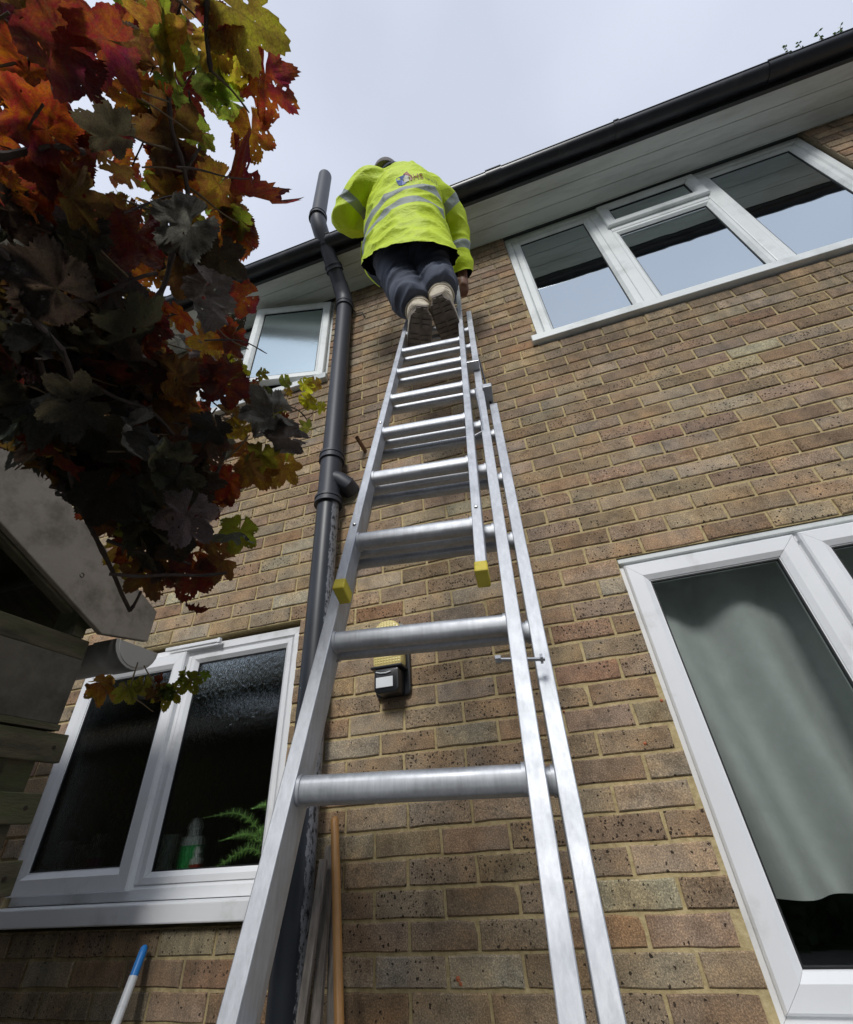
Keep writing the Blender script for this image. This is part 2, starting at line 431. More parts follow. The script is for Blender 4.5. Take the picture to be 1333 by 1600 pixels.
# soffit boards, fascia, gutter, roof
for i, (y0, y1) in enumerate(((-.098, .0), (-.198, -.1005), (-.292, -.2005))):
    q = MB(); q.box(XW0 - .3, XW1 + .3, y0, y1, SOF, SOF + .012); q.obj('soffit_board', M['soffit'], house, bevel=.0015)
q = MB(); q.box(XW0 - .3, XW1 + .3, -.296, .0, SOF + .0125, SOF + .02); q.obj('soffit_backing', M['gasket'], house)
q = MB(); q.box(XW0 - .3, XW1 + .3, -.004, -.0005, SOF - .012, SOF - .0005); q.obj('soffit_trim', M['soffit'], house)
q = MB(); q.box(XW0 - .3, XW1 + .3, -.316, -.294, SOF - .014, SOF + .13); q.obj('fascia_board', M['fascia'], house, bevel=.002)
def gutter_profile(r0, cy, cz, ylip, t=.003):
    o_ = []; i_ = []
    for k in range(13):
        a = math.pi * k / 12
        o_.append((cy - r0 * math.cos(a), cz - r0 * .92 * math.sin(a))); i_.append((cy - (r0 - t) * math.cos(a), cz - (r0 - t) * .92 * math.sin(a)))
    return o_ + i_[::-1]
gy, gz, gr = -.374, SOF + .062, .056
prof = gutter_profile(gr, gy, gz, 0)
X_, Y_, Z_ = Vector((1, 0, 0)), Vector((0, 1, 0)), Vector((0, 0, 1))
gut = []
for a, b_ in ((-3.9, .42), (.424, 2.19), (2.194, 4.2)):
    q = MB(); q.prism(prof, Vector((a, 0, 0)), Vector((b_, 0, 0)), Y_, Z_); q.tube([(a, gy - gr - .001, gz), (b_, gy - gr - .001, gz)], .0045, 8)
    gut.append(q.obj('gutter', M['gutter'], house, smooth=True))
bp = gutter_profile(gr + .0045, gy, gz, 0, .004)
for x in (-2.6, -1.7, -.85, -.35, .42, 1.24, 2.19, 3.1):
    wd = .055 if x in (.42, 2.19) else .016
    q = MB(); q.prism(bp, Vector((x - wd, 0, 0)), Vector((x + wd, 0, 0)), Y_, Z_)
    q.box(x - wd, x + wd, gy - gr - .010, gy - gr + .004, gz - .004, gz + .008)
    q.obj('gutter_bracket', M['gutter'], house, smooth=True)
q = MB(); q.add([(XW0 - .3, -.34, SOF + .125), (XW1 + .3, -.34, SOF + .125), (XW1 + .3, 3, SOF + 1.9), (XW0 - .3, 3, SOF + 1.9),
                 (XW0 - .3, -.34, SOF + .115), (XW1 + .3, -.34, SOF + .115), (XW1 + .3, 3, SOF + 1.88), (XW0 - .3, 3, SOF + 1.88)],
               [(0, 1, 2, 3), (4, 7, 6, 5), (0, 4, 5, 1), (1, 5, 6, 2), (2, 6, 7, 3), (3, 7, 4, 0)])
q.add([(XW0 - .3, 3, SOF + 1.9), (XW1 + .3, 3, SOF + 1.9), (XW1 + .3, 6.3, SOF + .12), (XW0 - .3, 6.3, SOF + .12)], [(0, 1, 2, 3)])
q.obj('roof', M['tile'], house)
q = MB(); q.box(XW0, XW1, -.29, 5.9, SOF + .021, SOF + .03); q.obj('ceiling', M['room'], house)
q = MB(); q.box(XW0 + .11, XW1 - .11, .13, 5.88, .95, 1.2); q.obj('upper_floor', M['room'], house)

M['orange_bit'] = simple('orange_plug', (.45, .13, .05), .7, var=.4, nscale=80)
for (px_, py_, r_) in ((716, 1530, .008), (720, 1538, .006), (1008, 1162, .006), (1034, 1095, .006), (881, 1112, .004)):
    p = at(px_, py_, 0); q = MB(); q.tube([p + Vector((0, .004, 0)), p + Vector((0, -.0015, .001)), p + Vector((.001, -.003, 0))], [r_, r_ * .8, r_ * .3], 7)
    q.obj('wall_plug', M['orange_bit'], house)
# ---- windows
def ringframe(x0, x1, z0, z1, prof, gap=0.0006):
    """mitred four-member frame; prof = closed list of (inset, y)"""
    q = MB()
    cor = [((x0, z0), (1, 1)), ((x1, z0), (-1, 1)), ((x1, z1), (-1, -1)), ((x0, z1), (1, -1))]
    n_ = len(prof)
    for i in range(4):
        (a, da), (b_, db) = cor[i], cor[(i + 1) % 4]
        dx, dz = b_[0] - a[0], b_[1] - a[1]; L = math.hypot(dx, dz); dx /= L; dz /= L
        vs = []
        for (c_, d_, sg) in ((a, da, 1), (b_, db, -1)):
            for ins, y in prof: vs.append((c_[0] + d_[0] * ins + dx * gap * sg, y, c_[1] + d_[1] * ins + dz * gap * sg))
        fs = [(k, (k + 1) % n_, n_ + (k + 1) % n_, n_ + k) for k in range(n_)] + [tuple(range(n_)), tuple(range(2 * n_ - 1, n_ - 1, -1))]
        q.add(vs, fs)
    return q
def member(y0, y1, w_, ch=.012):      # outer frame member, front at y0 back at y1, chamfered inside
    return [(0, y1), (0, y0), (w_ - ch, y0), (w_, y0 + ch), (w_, y1)]
def sashprof(y0, y1, w_):
    return [(0, y1), (0, y0 + .006), (.006, y0), (w_ - .022, y0), (w_ - .004, y0 + .012), (w_ - .004, y0 + .016), (w_, y0 + .016), (w_, y1)]
def pane(q_name, x0, x1, z0, z1, y, m_, par):
    q = MB(); q.box(x0 - .006, x1 + .006, y, y + .004, z0 - .006, z1 + .006); o_ = q.obj(q_name, m_, par)
    return o_
def room(x0, x1, z0, z1, depth, m_, par, zext=.25, xext=.2, y0=.125):
    q = MB(); a, b_, c_, d_ = x0 - xext, x1 + xext, z0 - zext, z1 + .02
    q.box(a, b_, depth, depth + .02, c_, d_); q.box(a - .02, a, y0, depth, c_, d_); q.box(b_, b_ + .02, y0, depth, c_, d_)
    q.box(a, b_, y0, depth, c_ - .02, c_); q.box(a, b_, y0, depth, d_, d_ + .02)
    # inner face of the wall round the opening
    q.box(a, x0, y0 - .004, y0, c_, d_); q.box(x1, b_, y0 - .004, y0, c_, d_); q.box(x0, x1, y0 - .004, y0, c_, z0)
    return q.obj('room_lining', m_, par)
def window(name, x0, x1, z0, z1, fw, yf, mt, label=None):
    q = MB(); q.box(x0 + fw, x0 + fw + .001, yf + .02, yf + .021, z0 + fw, z0 + fw + .001)
    w_ = ringframe(x0, x1, z0, z1, member(yf, yf + .06, fw)).obj(name, mt, house, bevel=None)
    return w_
def bar(x0, x1, z0, z1, y0, y1, mt, par, name='glazing_bar', bevel=.006):
    q = MB(); q.box(x0, x1, y0, y1, z0, z1); return q.obj(name, mt, par, bevel=bevel)
def sash(x0, x1, z0, z1, w_, y0, mt, par, glass, name='sash', ythick=.05):
    s_ = ringframe(x0, x1, z0, z1, sashprof(y0, y0 + ythick, w_)).obj(name, mt, par)
    g_ = ringframe(x0 + w_ - .0, x1 - w_ + .0, z0 + w_ - .0, z1 - w_ + .0, [(0, y0 + .03), (0, y0 + .0162), (.005, y0 + .0162), (.005, y0 + .03)], 0).obj('gasket', M['gasket'], par)
    pane('pane', x0 + w_, x1 - w_, z0 + w_, z1 - w_, y0 + .022, glass, par)
    return s_

# upper right window
U = M['upvc_up']
w1 = window('window', .412, 2.41, 1.868, SOF - .004, .05, .028, U); tag(w1, 'wide three-light upstairs window under the soffit')
bar(1.03, 1.10, 1.918, SOF - .054, .03, .085, U, w1); bar(1.72, 1.79, 1.918, SOF - .054, .03, .085, U, w1)
def fixed(x0, x1, z0, z1, par, glass, mt, y=.034, w_=.034):
    ringframe(x0, x1, z0, z1, [(0, y + .03), (0, y), (w_ - .016, y), (w_, y + .014), (w_, y + .03)]).obj('glazing_bead', mt, par)
    ringframe(x0 + w_, x1 - w_, z0 + w_, z1 - w_, [(0, y + .03), (0, y + .0155), (.004, y + .0155), (.004, y + .03)], 0).obj('gasket', M['gasket'], par)
    pane('pane', x0 + w_, x1 - w_, z0 + w_, z1 - w_, y + .02, glass, par)
fixed(.4625, 1.0295, 1.9185, SOF - .0545, w1, M['pane_up'], U, w_=.052)
fixed(1.7905, 2.3595, 1.9185, SOF - .0545, w1, M['pane_up'], U, w_=.04)
bar(1.1005, 1.7195, 2.80, 2.86, .03, .085, U, w1)
fixed(1.1005, 1.7195, 1.9185, 2.7995, w1, M['pane_up'], U, w_=.036)
sash(1.085, 1.735, 2.845, SOF - .03, .072, .006, U, w1, M['pane_up'], name='vent_sash')
q = MB(); q.box(.365, 2.46, -.034, .03, 1.812, 1.8665); q.obj('window_sill', U, w1, bevel=.004)
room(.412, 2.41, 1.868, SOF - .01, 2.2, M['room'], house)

# lower right window
W_ = M['upvc']
w2 = window('window', .408, 1.925, -.892, .352, .045, .03, W_); tag(w2, 'downstairs window with a pale curtain behind the glass')
q = MB(); q.box(.408, 1.925, .012, .075, .3525, .3745); q.obj('head_trim', M['upvc_up'], w2, bevel=.003)
bar(1.0, 1.055, -.847, .307, .032, .085, W_, w2)
sash(.424, 1.018, -.868, .343, .076, .012, W_, w2, M['pane_low'])
sash(1.030, 1.91, .0, .343, .074, .004, W_, w2, M['pane_low'], name='vent_sash')
fixed(1.0555, 1.8795, -.8465, -.02, w2, M['pane_low'], W_)
bar(1.0555, 1.8795, -.0195, .02, .032, .085, W_, w2)
q = MB(); q.box(.37, 1.96, -.03, .03, -.94, -.893); q.obj('window_sill', W_, w2, bevel=.004)
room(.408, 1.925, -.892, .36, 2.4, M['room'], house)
# curtain
m, n, b, o = mat('curtain_cloth'); M['curtain'] = m
v = pos(n); f = tex(n, v, 12, 4, .6)
n.links.new(ramp(n, f, [(.3, (.52, .54, .53)), (.7, (.61, .63, .62))]), b.inputs['Base Color']); b.inputs['Roughness'].default_value = .9
b.inputs['Transmission Weight'].default_value = 0
bump(n, b, tex(n, v, 300, 2, .5), .15, .002)
cv = []; cf = []; nx, nzz = 110, 50
for j in range(nzz + 1):
    z = -.68 + (.40 + .68) * j / nzz
    for i in range(nx + 1):
        t = i / nx; x = .36 + 1.6 * t
        am = .026 + .038 * (1 - j / nzz) ** .7
        tw = .35 * math.sin(3.1 * z + 6 * t)
        y = .20 + am * math.sin(2 * math.pi * (5.2 * t + .25 * math.sin(5 * t + 1.2 * z)) + tw) + .02 * noise.noise(Vector((x * 4, z * 1.5, 0)))
        cv.append((x, y, z))
for j in range(nzz):
    for i in range(nx):
        a = j * (nx + 1) + i; cf.append((a, a + 1, a + nx + 2, a + nx + 1))
q = MB(); q.add(cv, cf); cu = q.obj('curtain', M['curtain'], None, smooth=True)
tag(cu, 'pale grey-green folded curtain hanging inside the downstairs window', 'curtain')

# lower left window
w3 = window('window', -2.21, -1.006, -.602, .352, .045, .03, W_); tag(w3, 'downstairs rippled glass window beside the soil pipe')
bar(-1.655, -1.60, -.557, .307, .032, .085, W_, w3)
sash(-2.222, -1.618, -.572, .325, .074, .004, W_, w3, M['pane_obs2'])
fixed(-1.5995, -1.0515, -.5565, .3065, w3, M['pane_obs'], W_, w_=.036)
q = MB(); q.box(-2.26, -1.0, -.045, .03, -.660, -.604); q.obj('window_sill', W_, w3, bevel=.005)
q = MB(); q.box(-1.74, -1.43, -.006, .012, .338, .356); q.box(-1.44, -1.425, -.008, .012, .334, .358); q.obj('trickle_vent', W_, w3, bevel=.003)
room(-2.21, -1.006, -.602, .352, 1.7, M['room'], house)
q = MB(); q.box(-2.2, -1.02, .096, .30, -.63, -.605); q.obj('inner_sill', M['upvc'], house)

# upper left window with the open sash
w4 = window('window', -2.24, -1.006, 2.145, SOF - .004, .045, .03, U); tag(w4, 'upstairs rippled glass window with its right sash swung open')
bar(-1.66, -1.605, 2.19, SOF - .05, .032, .085, U, w4)
bar(-2.1945, -1.6605, 2.84, 2.90, .032, .085, U, w4)
fixed(-2.1945, -1.6605, 2.1905, 2.8395, w4, M['pane_obs_up'], U); fixed(-2.1945, -1.6605, 2.9005, SOF - .0505, w4, M['pane_obs_up'], U)
q = MB(); q.box(-2.28, -.985, -.04, .03, 2.088, 2.143); q.obj('window_sill', U, w4, bevel=.004)
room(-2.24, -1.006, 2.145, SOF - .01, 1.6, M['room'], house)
hinge = Matrix.Translation((-1.045, .0, 0)) @ Matrix.Rotation(R(13), 4, 'Z') @ Matrix.Translation((1.045, 0, 0))
before = set(C.objects)
sash(-1.645, -1.030, 2.175, 3.125, .066, -.01, U, w4, M['pane_obs_up'], name='open_sash')
for o_ in set(C.objects) - before:
    o_.data.transform(hinge)
    if o_.name.startswith('open_sash'): tag(o_, 'sash standing ajar, hinged on its right side')

# ------------------------------------------------------------------ objects behind the lower left glass
M['greenp'] = simple('green_plastic', (.03, .52, .12), .35, var=.1); M['redp'] = simple('red_plastic', (.45, .03, .02), .35, var=.1)
M['whitep'] = simple('white_plastic', (.72, .74, .74), .4, var=.05); M['pinkp'] = simple('pink_plastic', (.85, .18, .52), .4, var=.1)
M['clearp'] = simple('frosted_tumbler', (.55, .6, .6), .3, var=.1); M['fern'] = simple('fern_green', (.20, .38, .08), .6, var=.3, nscale=30)
M['bluep'] = simple('blue_plastic', (.02, .22, .62), .35, var=.1)
SZ = -.605
def lathe(rows, mats_, cx, cy, cz, seg=20):
    q = MB()
    for (zz, rr, mi), (z2, r2, m2) in zip(rows[:-1], rows[1:]):
        vs = []
        for zz_, rr_ in ((zz, rr), (z2, r2)):
            vs += [(cx + rr_ * math.cos(2 * math.pi * k / seg), cy + rr_ * math.sin(2 * math.pi * k / seg), cz + zz_) for k in range(seg)]
        q.add(vs, [(k, (k + 1) % seg, seg + (k + 1) % seg, seg + k) for k in range(seg)], mi)
    return q
def bottle(name, label, x, y, h, rr, bodym, capm, cat='bottle'):
    root = empty(name, (x, y, SZ), label, cat)
    lathe([(0, 0, 0), (0, rr, 0), (h * .62, rr, 0), (h * .66, rr * .86, 0), (h * .68, 0, 0)], 0, x, y, SZ).obj('body', bodym, root, smooth=True)
    lathe([(h * .62, rr * .9, 0), (h * .64, rr * 1.02, 0), (h * .74, rr * .95, 0), (h * .76, rr * .55, 0), (h * .84, rr * .5, 0), (h * .86, rr * .62, 0), (h * .92, rr * .5, 0), (h, rr * .12, 0), (h, 0, 0)], 0, x, y, SZ).obj('cap', capm, root, smooth=True)
bottle('spray_bottle', 'green bottle with white nozzle standing behind the rippled glass', -1.476, .135, .25, .036, M['greenp'], M['whitep'])
bottle('small_bottle', 'small red bottle with white cap beside the green bottle', -1.425, .115, .155, .02, M['redp'], M['whitep'])
bottle('pink_bottle', 'pink bottle with white top behind the left rippled pane', -1.945, .125, .225, .036, M['pinkp'], M['whitep'])
for i, (x, h, rr, lb) in enumerate(((-1.59, .20, .036, 'grey frosted tumbler behind the right rippled pane, next to the mullion'),
                                    (-2.025, .19, .024, 'small white pot just left of the pink bottle'), (-2.115, .205, .036, 'grey tumbler at the left end of the window sill'))):
    o_ = lathe([(0, 0, 0), (0, rr * .9, 0), (h, rr, 0), (h, rr * .88, 0), (.01, rr * .8, 0)], 0, x, .13, SZ).obj('tumbler', M['whitep'] if i == 1 else M['clearp'], None, smooth=True)
    tag(o_, lb, 'cup', 'pots and tumblers on the window sill')
# fern in a pot, fronds arching to the left
fr = empty('potted_fern', (-1.10, .22, SZ), 'green fern arching to the left behind the rippled glass', 'plant')
lathe([(0, 0, 0), (0, .04, 0), (.09, .055, 0), (.09, .045, 0), (.07, 0, 0)], 0, -1.10, .22, SZ).obj('pot', M['whitep'], fr, smooth=True)
for k, (dx, top, end) in enumerate(((-.30, .20, .18), (-.22, .13, .10), (-.30, .09, -.02), (-.12, .22, .20), (.05, .2, .18), (-.17, .16, .06))):
    q = MB(); pts = []
    for i in range(15):
        t = i / 14; pts.append(Vector((-1.10 + dx * t, .22 - .10 * t + .02 * k * t - .03, SZ + .075 + (top - .01) * math.sin(math.pi * .5 * min(1, t * 1.4)) - (top - end) * max(0, t - .4) / .6)))
    q.tube(pts, .0018, 5)
    for i in range(1, 15):
        p = pts[i]; d = (pts[i] - pts[i - 1]).normalized(); L = .028 * math.sin(math.pi * min(1, i / 14 + .1)) + .004
        for sgn in (-1, 1):
            e = (d.cross(Y_) * sgn + d * .3 + Y_ * .2).normalized()
            q.add([p - d * .005, p + e * L * .8 + d * .003, p + d * .006], [(0, 1, 2)])
    q.obj('frond', M['fern'], fr)

# ------------------------------------------------------------------ soil pipe
sp = empty('soil_pipe', (-.86, -.07, GZ), 'black soil vent pipe running up the wall and past the gutter', 'pipe')
PR = .056
def pcol(z0, z1, x=-.862, y=-.072, rr=PR, name='pipe'):
    q = MB(); q.tube([(x, y, z0), (x, y, z1)], rr, 28); return q.obj(name, M['pipe'], sp, smooth=True)
def socket(p, d, L, rr, name='socket'):
    p = Vector(p); d = Vector(d).normalized(); q = MB()
    q.tube([p, p + d * .012], rr + .004, 28); q.tube([p + d * .013, p + d * (L - .02)], rr, 28)
    q.tube([p + d * (L - .019), p + d * (L - .008)], rr + .004, 28); q.tube([p + d * (L - .008), p + d * L], rr + .001, 28)
    return q.obj(name, M['pipe'], sp, smooth=True)
# lower pipe carries a chalky streak
m, n, b, o = mat('stained_pipe'); M['pipe_low'] = m
v = pos(n); gx = N(n, 'NewGeometry'); sx = N(n, 'SeparateXYZ'); n.links.new(gx.outputs['Normal'], sx.inputs[0])
f = tex(n, pos(n, (1, 1, .5)), 90, 5, .7); f2 = tex(n, v, 5, 3, .6)
streak = mth(n, 'GREATER_THAN', mth(n, 'ADD', sx.outputs[0], mth(n, 'MULTIPLY', f, .35)), .98)
low = ramp(n, mth(n, 'MULTIPLY', f, 1.0), [(.42, (0, 0, 0)), (.5, (1, 1, 1))])
c = mixc(n, mth(n, 'MULTIPLY', streak, low), ramp(n, f2, [(.3, (.012, .015, .02)), (.7, (.022, .026, .033))]), (.22, .23, .25))
n.links.new(c, b.inputs['Base Color']); b.inputs['Roughness'].default_value = .4
q = MB(); q.tube([(-.862, -.072, GZ), (-.862, -.072, .94)], PR, 28); q.obj('lower_pipe', M['pipe_low'], sp, smooth=True)
socket((-.862, -.072, .94), Z_, .05, PR + .012)
pcol(.99, 1.24, rr=PR + .004, name='branch_body')
# side branch
q = MB(); q.tube([(-.862, -.076, 1.13), (-.80, -.070, 1.09), (-.772, -.055, 1.065), (-.764, -.006, 1.055)], [.044, .046, .048, .048], 24); q.obj('branch', M['pipe'], sp, smooth=True)
socket((-.862, -.072, 1.24), Z_, .055, PR + .010)
pcol(1.29, 2.82)
socket((-.862, -.072, 2.80), Z_, .06, PR + .008)
E1 = [(-.862, -.072, 2.84), (-.862, -.076, 2.90), (-.866, -.10, 2.96), (-.872, -.15, 3.02)]
E2 = [(-.872, -.15, 3.02), (-.885, -.26, 3.13), (-.897, -.36, 3.235)]
E3 = [(-.897, -.36, 3.235), (-.905, -.43, 3.30), (-.91, -.475, 3.36), (-.912, -.49, 3.43)]
for e_, nm in ((E1, 'lower_bend'), (E2, 'offset_pipe'), (E3, 'upper_bend')):
    q = MB(); q.tube(e_, PR + (.004 if nm != 'offset_pipe' else .0), 28); q.obj(nm, M['pipe'], sp, smooth=True)
socket((-.8805, -.224, 3.095), (-.012, -.1, .105), .05, PR + .007)
socket((-.912, -.49, 3.40), Z_, .06, PR + .008)
q = MB(); q.tube([(-.912, -.49, 3.45), (-.918, -.49, 4.28)], PR, 28, cap=False); q.tube([(-.912, -.49, 3.45), (-.918, -.49, 4.28)], PR - .004, 28, cap=False)
q.obj('vent_pipe', M['pipe'], sp, smooth=True)
q = MB(); q.tube([(-.905, -.46, 4.27), (-.90, -.46, 4.33), (-.885, -.45, 4.345), (-.88, -.45, 4.32)], .0018, 6); q.obj('wire_hook', M['gutter'], sp)
q = MB(); q.tube([(-.82, -.02, 2.86), (-.79, -.01, 2.80), (-.74, -.012, 2.78), (-.72, -.008, 2.72)], .004, 6)
tag(q.obj('cable', M['gutter'], None), 'short dark cable end curling beside the soil pipe under the soffit', 'cable')

# white waste pipe behind the leaves
wp = empty('waste_pipe', (-1.5, -.05, 1.3), 'white plastic waste pipe with an elbow, partly hidden by vine leaves', 'pipe')
q = MB(); q.tube([(-1.80, -.045, 1.02), (-1.50, -.045, 1.36)], .021, 18); q.obj('pipe', M['whitep'], wp, smooth=True)
q = MB(); q.tube([(-1.52, -.045, 1.335), (-1.475, -.047, 1.39), (-1.455, -.046, 1.43), (-1.45, -.03, 1.455), (-1.45, .0, 1.46)], .027, 18); q.obj('elbow', M['whitep'], wp, smooth=True)
# copper overflow stub
M['copper'] = simple('tarnished_copper', (.20, .12, .075), .45, metal=.6, var=.3, nscale=30)
q = MB(); q.tube([(-.69, .02, 1.325), (-.70, -.10, 1.352)], .011, 16, cap=False); q.tube([(-.69, .02, 1.325), (-.70, -.10, 1.352)], .0085, 16, cap=False)
q.tube([(-.70, -.099, 1.352), (-.7002, -.101, 1.3523)], .0115, 16, cap=False)
tag(q.obj('overflow_pipe', M['copper'], None, smooth=True), 'short tarnished copper overflow pipe sticking out of the bricks beside the soil pipe', 'pipe')

# ------------------------------------------------------------------ security light
sec = empty('security_light', (-.535, 0, .1), 'amber wall light with black motion sensor, behind the ladder', 'lamp')
M['blackp'] = simple('black_plastic', (.012, .013, .015), .35, var=.2)
m, n, b, o = mat('amber_lens'); M['amber'] = m
vo = N(n, 'TexBrick'); 
v = pos(n, (1, 1, 1)); wv = N(n, 'TexWave', wave_type='BANDS', bands_direction='Z'); wv.inputs['Scale'].default_value = 32; n.links.new(v, wv.inputs['Vector'])
wx = N(n, 'TexWave', wave_type='BANDS', bands_direction='X'); wx.inputs['Scale'].default_value = 26; n.links.new(v, wx.inputs['Vector'])
b.inputs['Base Color'].default_value = (.72, .60, .24, 1); b.inputs['Roughness'].default_value = .25
b.inputs['Subsurface Weight'].default_value = .3; b.inputs['Subsurface Radius'].default_value = (.02, .015, .005)
bump(n, b, mth(n, 'MULTIPLY', wv.outputs['Fac'], wx.outputs['Fac']), .45, .004)
def rbox(q, x0, x1, y0, y1, z0, z1, rt=.03, rb=.0, seg=6):   # rounded in xz
    prof_ = []
    def arc(cx, cz, a0, a1, rr):
        for i in range(seg + 1):
            a = R(a0 + (a1 - a0) * i / seg); prof_.append((cx + rr * math.cos(a), cz + rr * math.sin(a)))
    if rb > 0: arc(x0 + rb, z0 + rb, 180, 270, rb); arc(x1 - rb, z0 + rb, 270, 360, rb)
    else: prof_ += [(x0, z0), (x1, z0)]
    arc(x1 - rt, z1 - rt, 0, 90, rt); arc(x0 + rt, z1 - rt, 90, 180, rt)
    q.prism(prof_, Vector((0, y0, 0)), Vector((0, y1, 0)), X_, Z_)
q = MB(); rbox(q, -.612, -.468, -.022, -.001, -.030, .266, .06, .02); q.obj('back_plate', M['blackp'], sec, smooth=True, bevel=.003)
q = MB(); rbox(q, -.600, -.480, -.085, -.0225, .0715, .258, .055); q.obj('lens', M['amber'], sec, smooth=True, bevel=.012)
q = MB(); rbox(q, -.604, -.476, -.098, -.0225, .0600, .0705, .004); q.obj('collar', M['blackp'], sec, smooth=True, bevel=.004)
q = MB(); rbox(q, -.590, -.490, -.094, -.0225, -.032, .0595, .01, .02); q.obj('sensor_body', M['blackp'], sec, smooth=True, bevel=.006)
q = MB(); q.box(-.580, -.512, -.099, -.0945, -.012, .026); q.obj('sensor_lens', M['whitep'], sec, bevel=.0015)
q = MB(); q.tube([(-.58, -.097, .047), (-.56, -.0995, .041), (-.54, -.1, .040), (-.52, -.0985, .044)], .002, 6); q.obj('hood_line', M['whitep'], sec)

# ------------------------------------------------------------------ poles and timbers in the corner
M['tan'] = simple('varnished_wood', (.40, .20, .06), .45, var=.15, nscale=10, stretch=(6, 6, .6))
M['grey_timber'] = simple('weathered_timber', (.19, .165, .14), .85, var=.45, nscale=14, stretch=(5, 5, .35), bmp=.6, bscale=40)
q = MB(); a = at(523, 1277, -.045); b_ = at(531, 1640, -.17); d = (b_ - a).normalized()
q.tube([a, a + d * .004, a + d * .01, a + d * 1.62], [.008, .012, .0135, .0135], 18)
tag(q.obj('broom_handle', M['tan'], None, smooth=True), 'orange-brown wooden pole leaning on the wall right of the grey timbers', 'pole')
for (p1, p2, y1, y2, w_, lb) in (((516, 1322), (490, 1650), -.045, -.13, .030, 'longer weathered grey timber batten leaning beside the orange-brown pole'),
                                 ((506, 1343), (463, 1650), -.10, -.16, .024, 'thin dark grey timber batten, nearest to the soil pipe'),
                                 ((520, 1330), (518, 1650), -.03, -.09, .022, 'narrow grey batten half hidden behind the orange-brown pole')):
    a = at(*p1, y1); b_ = at(*p2, y2); d = (b_ - a).normalized(); L = (GZ - a.z) / d.z
    e = d.cross(Y_).normalized(); n_ = d.cross(e).normalized(); q = MB()
    q.obox(a, e, d, n_, -w_ / 2, w_ / 2, 0, L, -.008, .008)
    tag(q.obj('timber_batten', M['grey_timber'], None, bevel=.0015), lb, 'timber', 'grey timbers leaning in the corner')
pl = empty('telescopic_pole', at(185, 1600, -.10), 'white pole with a blue tip leaning on the wall under the left window', 'pole')
a = at(227, 1477, -.03); b_ = at(181, 1600, -.10); d = (b_ - a).normalized()
q = MB(); q.tube([a + d * .075, a + d * 1.4], .0135, 18); q.tube([a + d * .14, a + d * .143], .0145, 18); q.obj('tube', M['whitep'], pl, smooth=True)
q = MB(); q.tube([a, a + d * .006, a + d * .02, a + d * .0745], [.006, .011, .0125, .0125], 18); q.obj('tip', M['bluep'], pl, smooth=True)

# ------------------------------------------------------------------ ladder
LO = Vector((-.097, -1.0417, -.4226))
e_ = Vector((.99503183, .09306677, -.03535869)); u_ = Vector((.00593622, .2990652, .95421422)); n_l = Vector((-.09938019, .94968341, -.29702692))
lad = empty('extension_ladder', LO + u_ * -1.6, 'three-section aluminium extension ladder leaning up to the eaves', 'ladder')
m, n, b, o = mat('aluminium'); M['alu'] = m
v = pos(n, (22, 22, 1.2)); f = tex(n, v, 6, 5, .7); f2 = tex(n, pos(n), 14, 5, .7)
c = mixc(n, 1.0, ramp(n, f, [(.3, (.43, .445, .47)), (.7, (.55, .57, .60))]), ramp(n, f2, [(.35, (.80, .80, .80)), (.6, (1, 1, 1))]), 'MULTIPLY')
n.links.new(c, b.inputs['Base Color']); b.inputs['Metallic'].default_value = .75
n.links.new(ramp(n, f2, [(.3, (.44, .44, .44)), (.75, (.66, .66, .66))]), b.inputs['Roughness'])
bump(n, b, f, .10, .002)
M['yellow'] = simple('yellow_plastic', (.62, .50, .03), .45, var=.1, dirt=(.30, .24, .04), dirtscale=30)
M['steel'] = simple('zinc_steel', (.55, .55, .55), .3, metal=1.0, var=.2, nscale=40)
DN, SD = .0453, .062
SEC = {  # name: (normal offset, xl_out, xl_in, xr_in, xr_out, s0, s1, rung offset, label)
    'rear': (DN, -.232, -.213, .1605, .1865, -1.61, 1.22), 'mid': (0, -.2195, -.1965, .1225, .1480, -1.58, 2.30), 'front': (-DN, -.1930, -.1735, .0805, .1015, .36, 3.12)}
def stile_prof(xa, xb, lip):   # channel section with thick front and back lips, web on the outer side
    h = SD / 2; t = .0035
    if lip > 0:   # left stile: web at xa side, open to... the web is on the inner face
        return [(xa, -h), (xb, -h), (xb, h), (xa, h), (xa, h - t), (xb - t, h - t), (xb - t, -h + t), (xa, -h + t)]
    return [(xa, -h), (xb, -h), (xb, h), (xa, h), (xa, -h)]
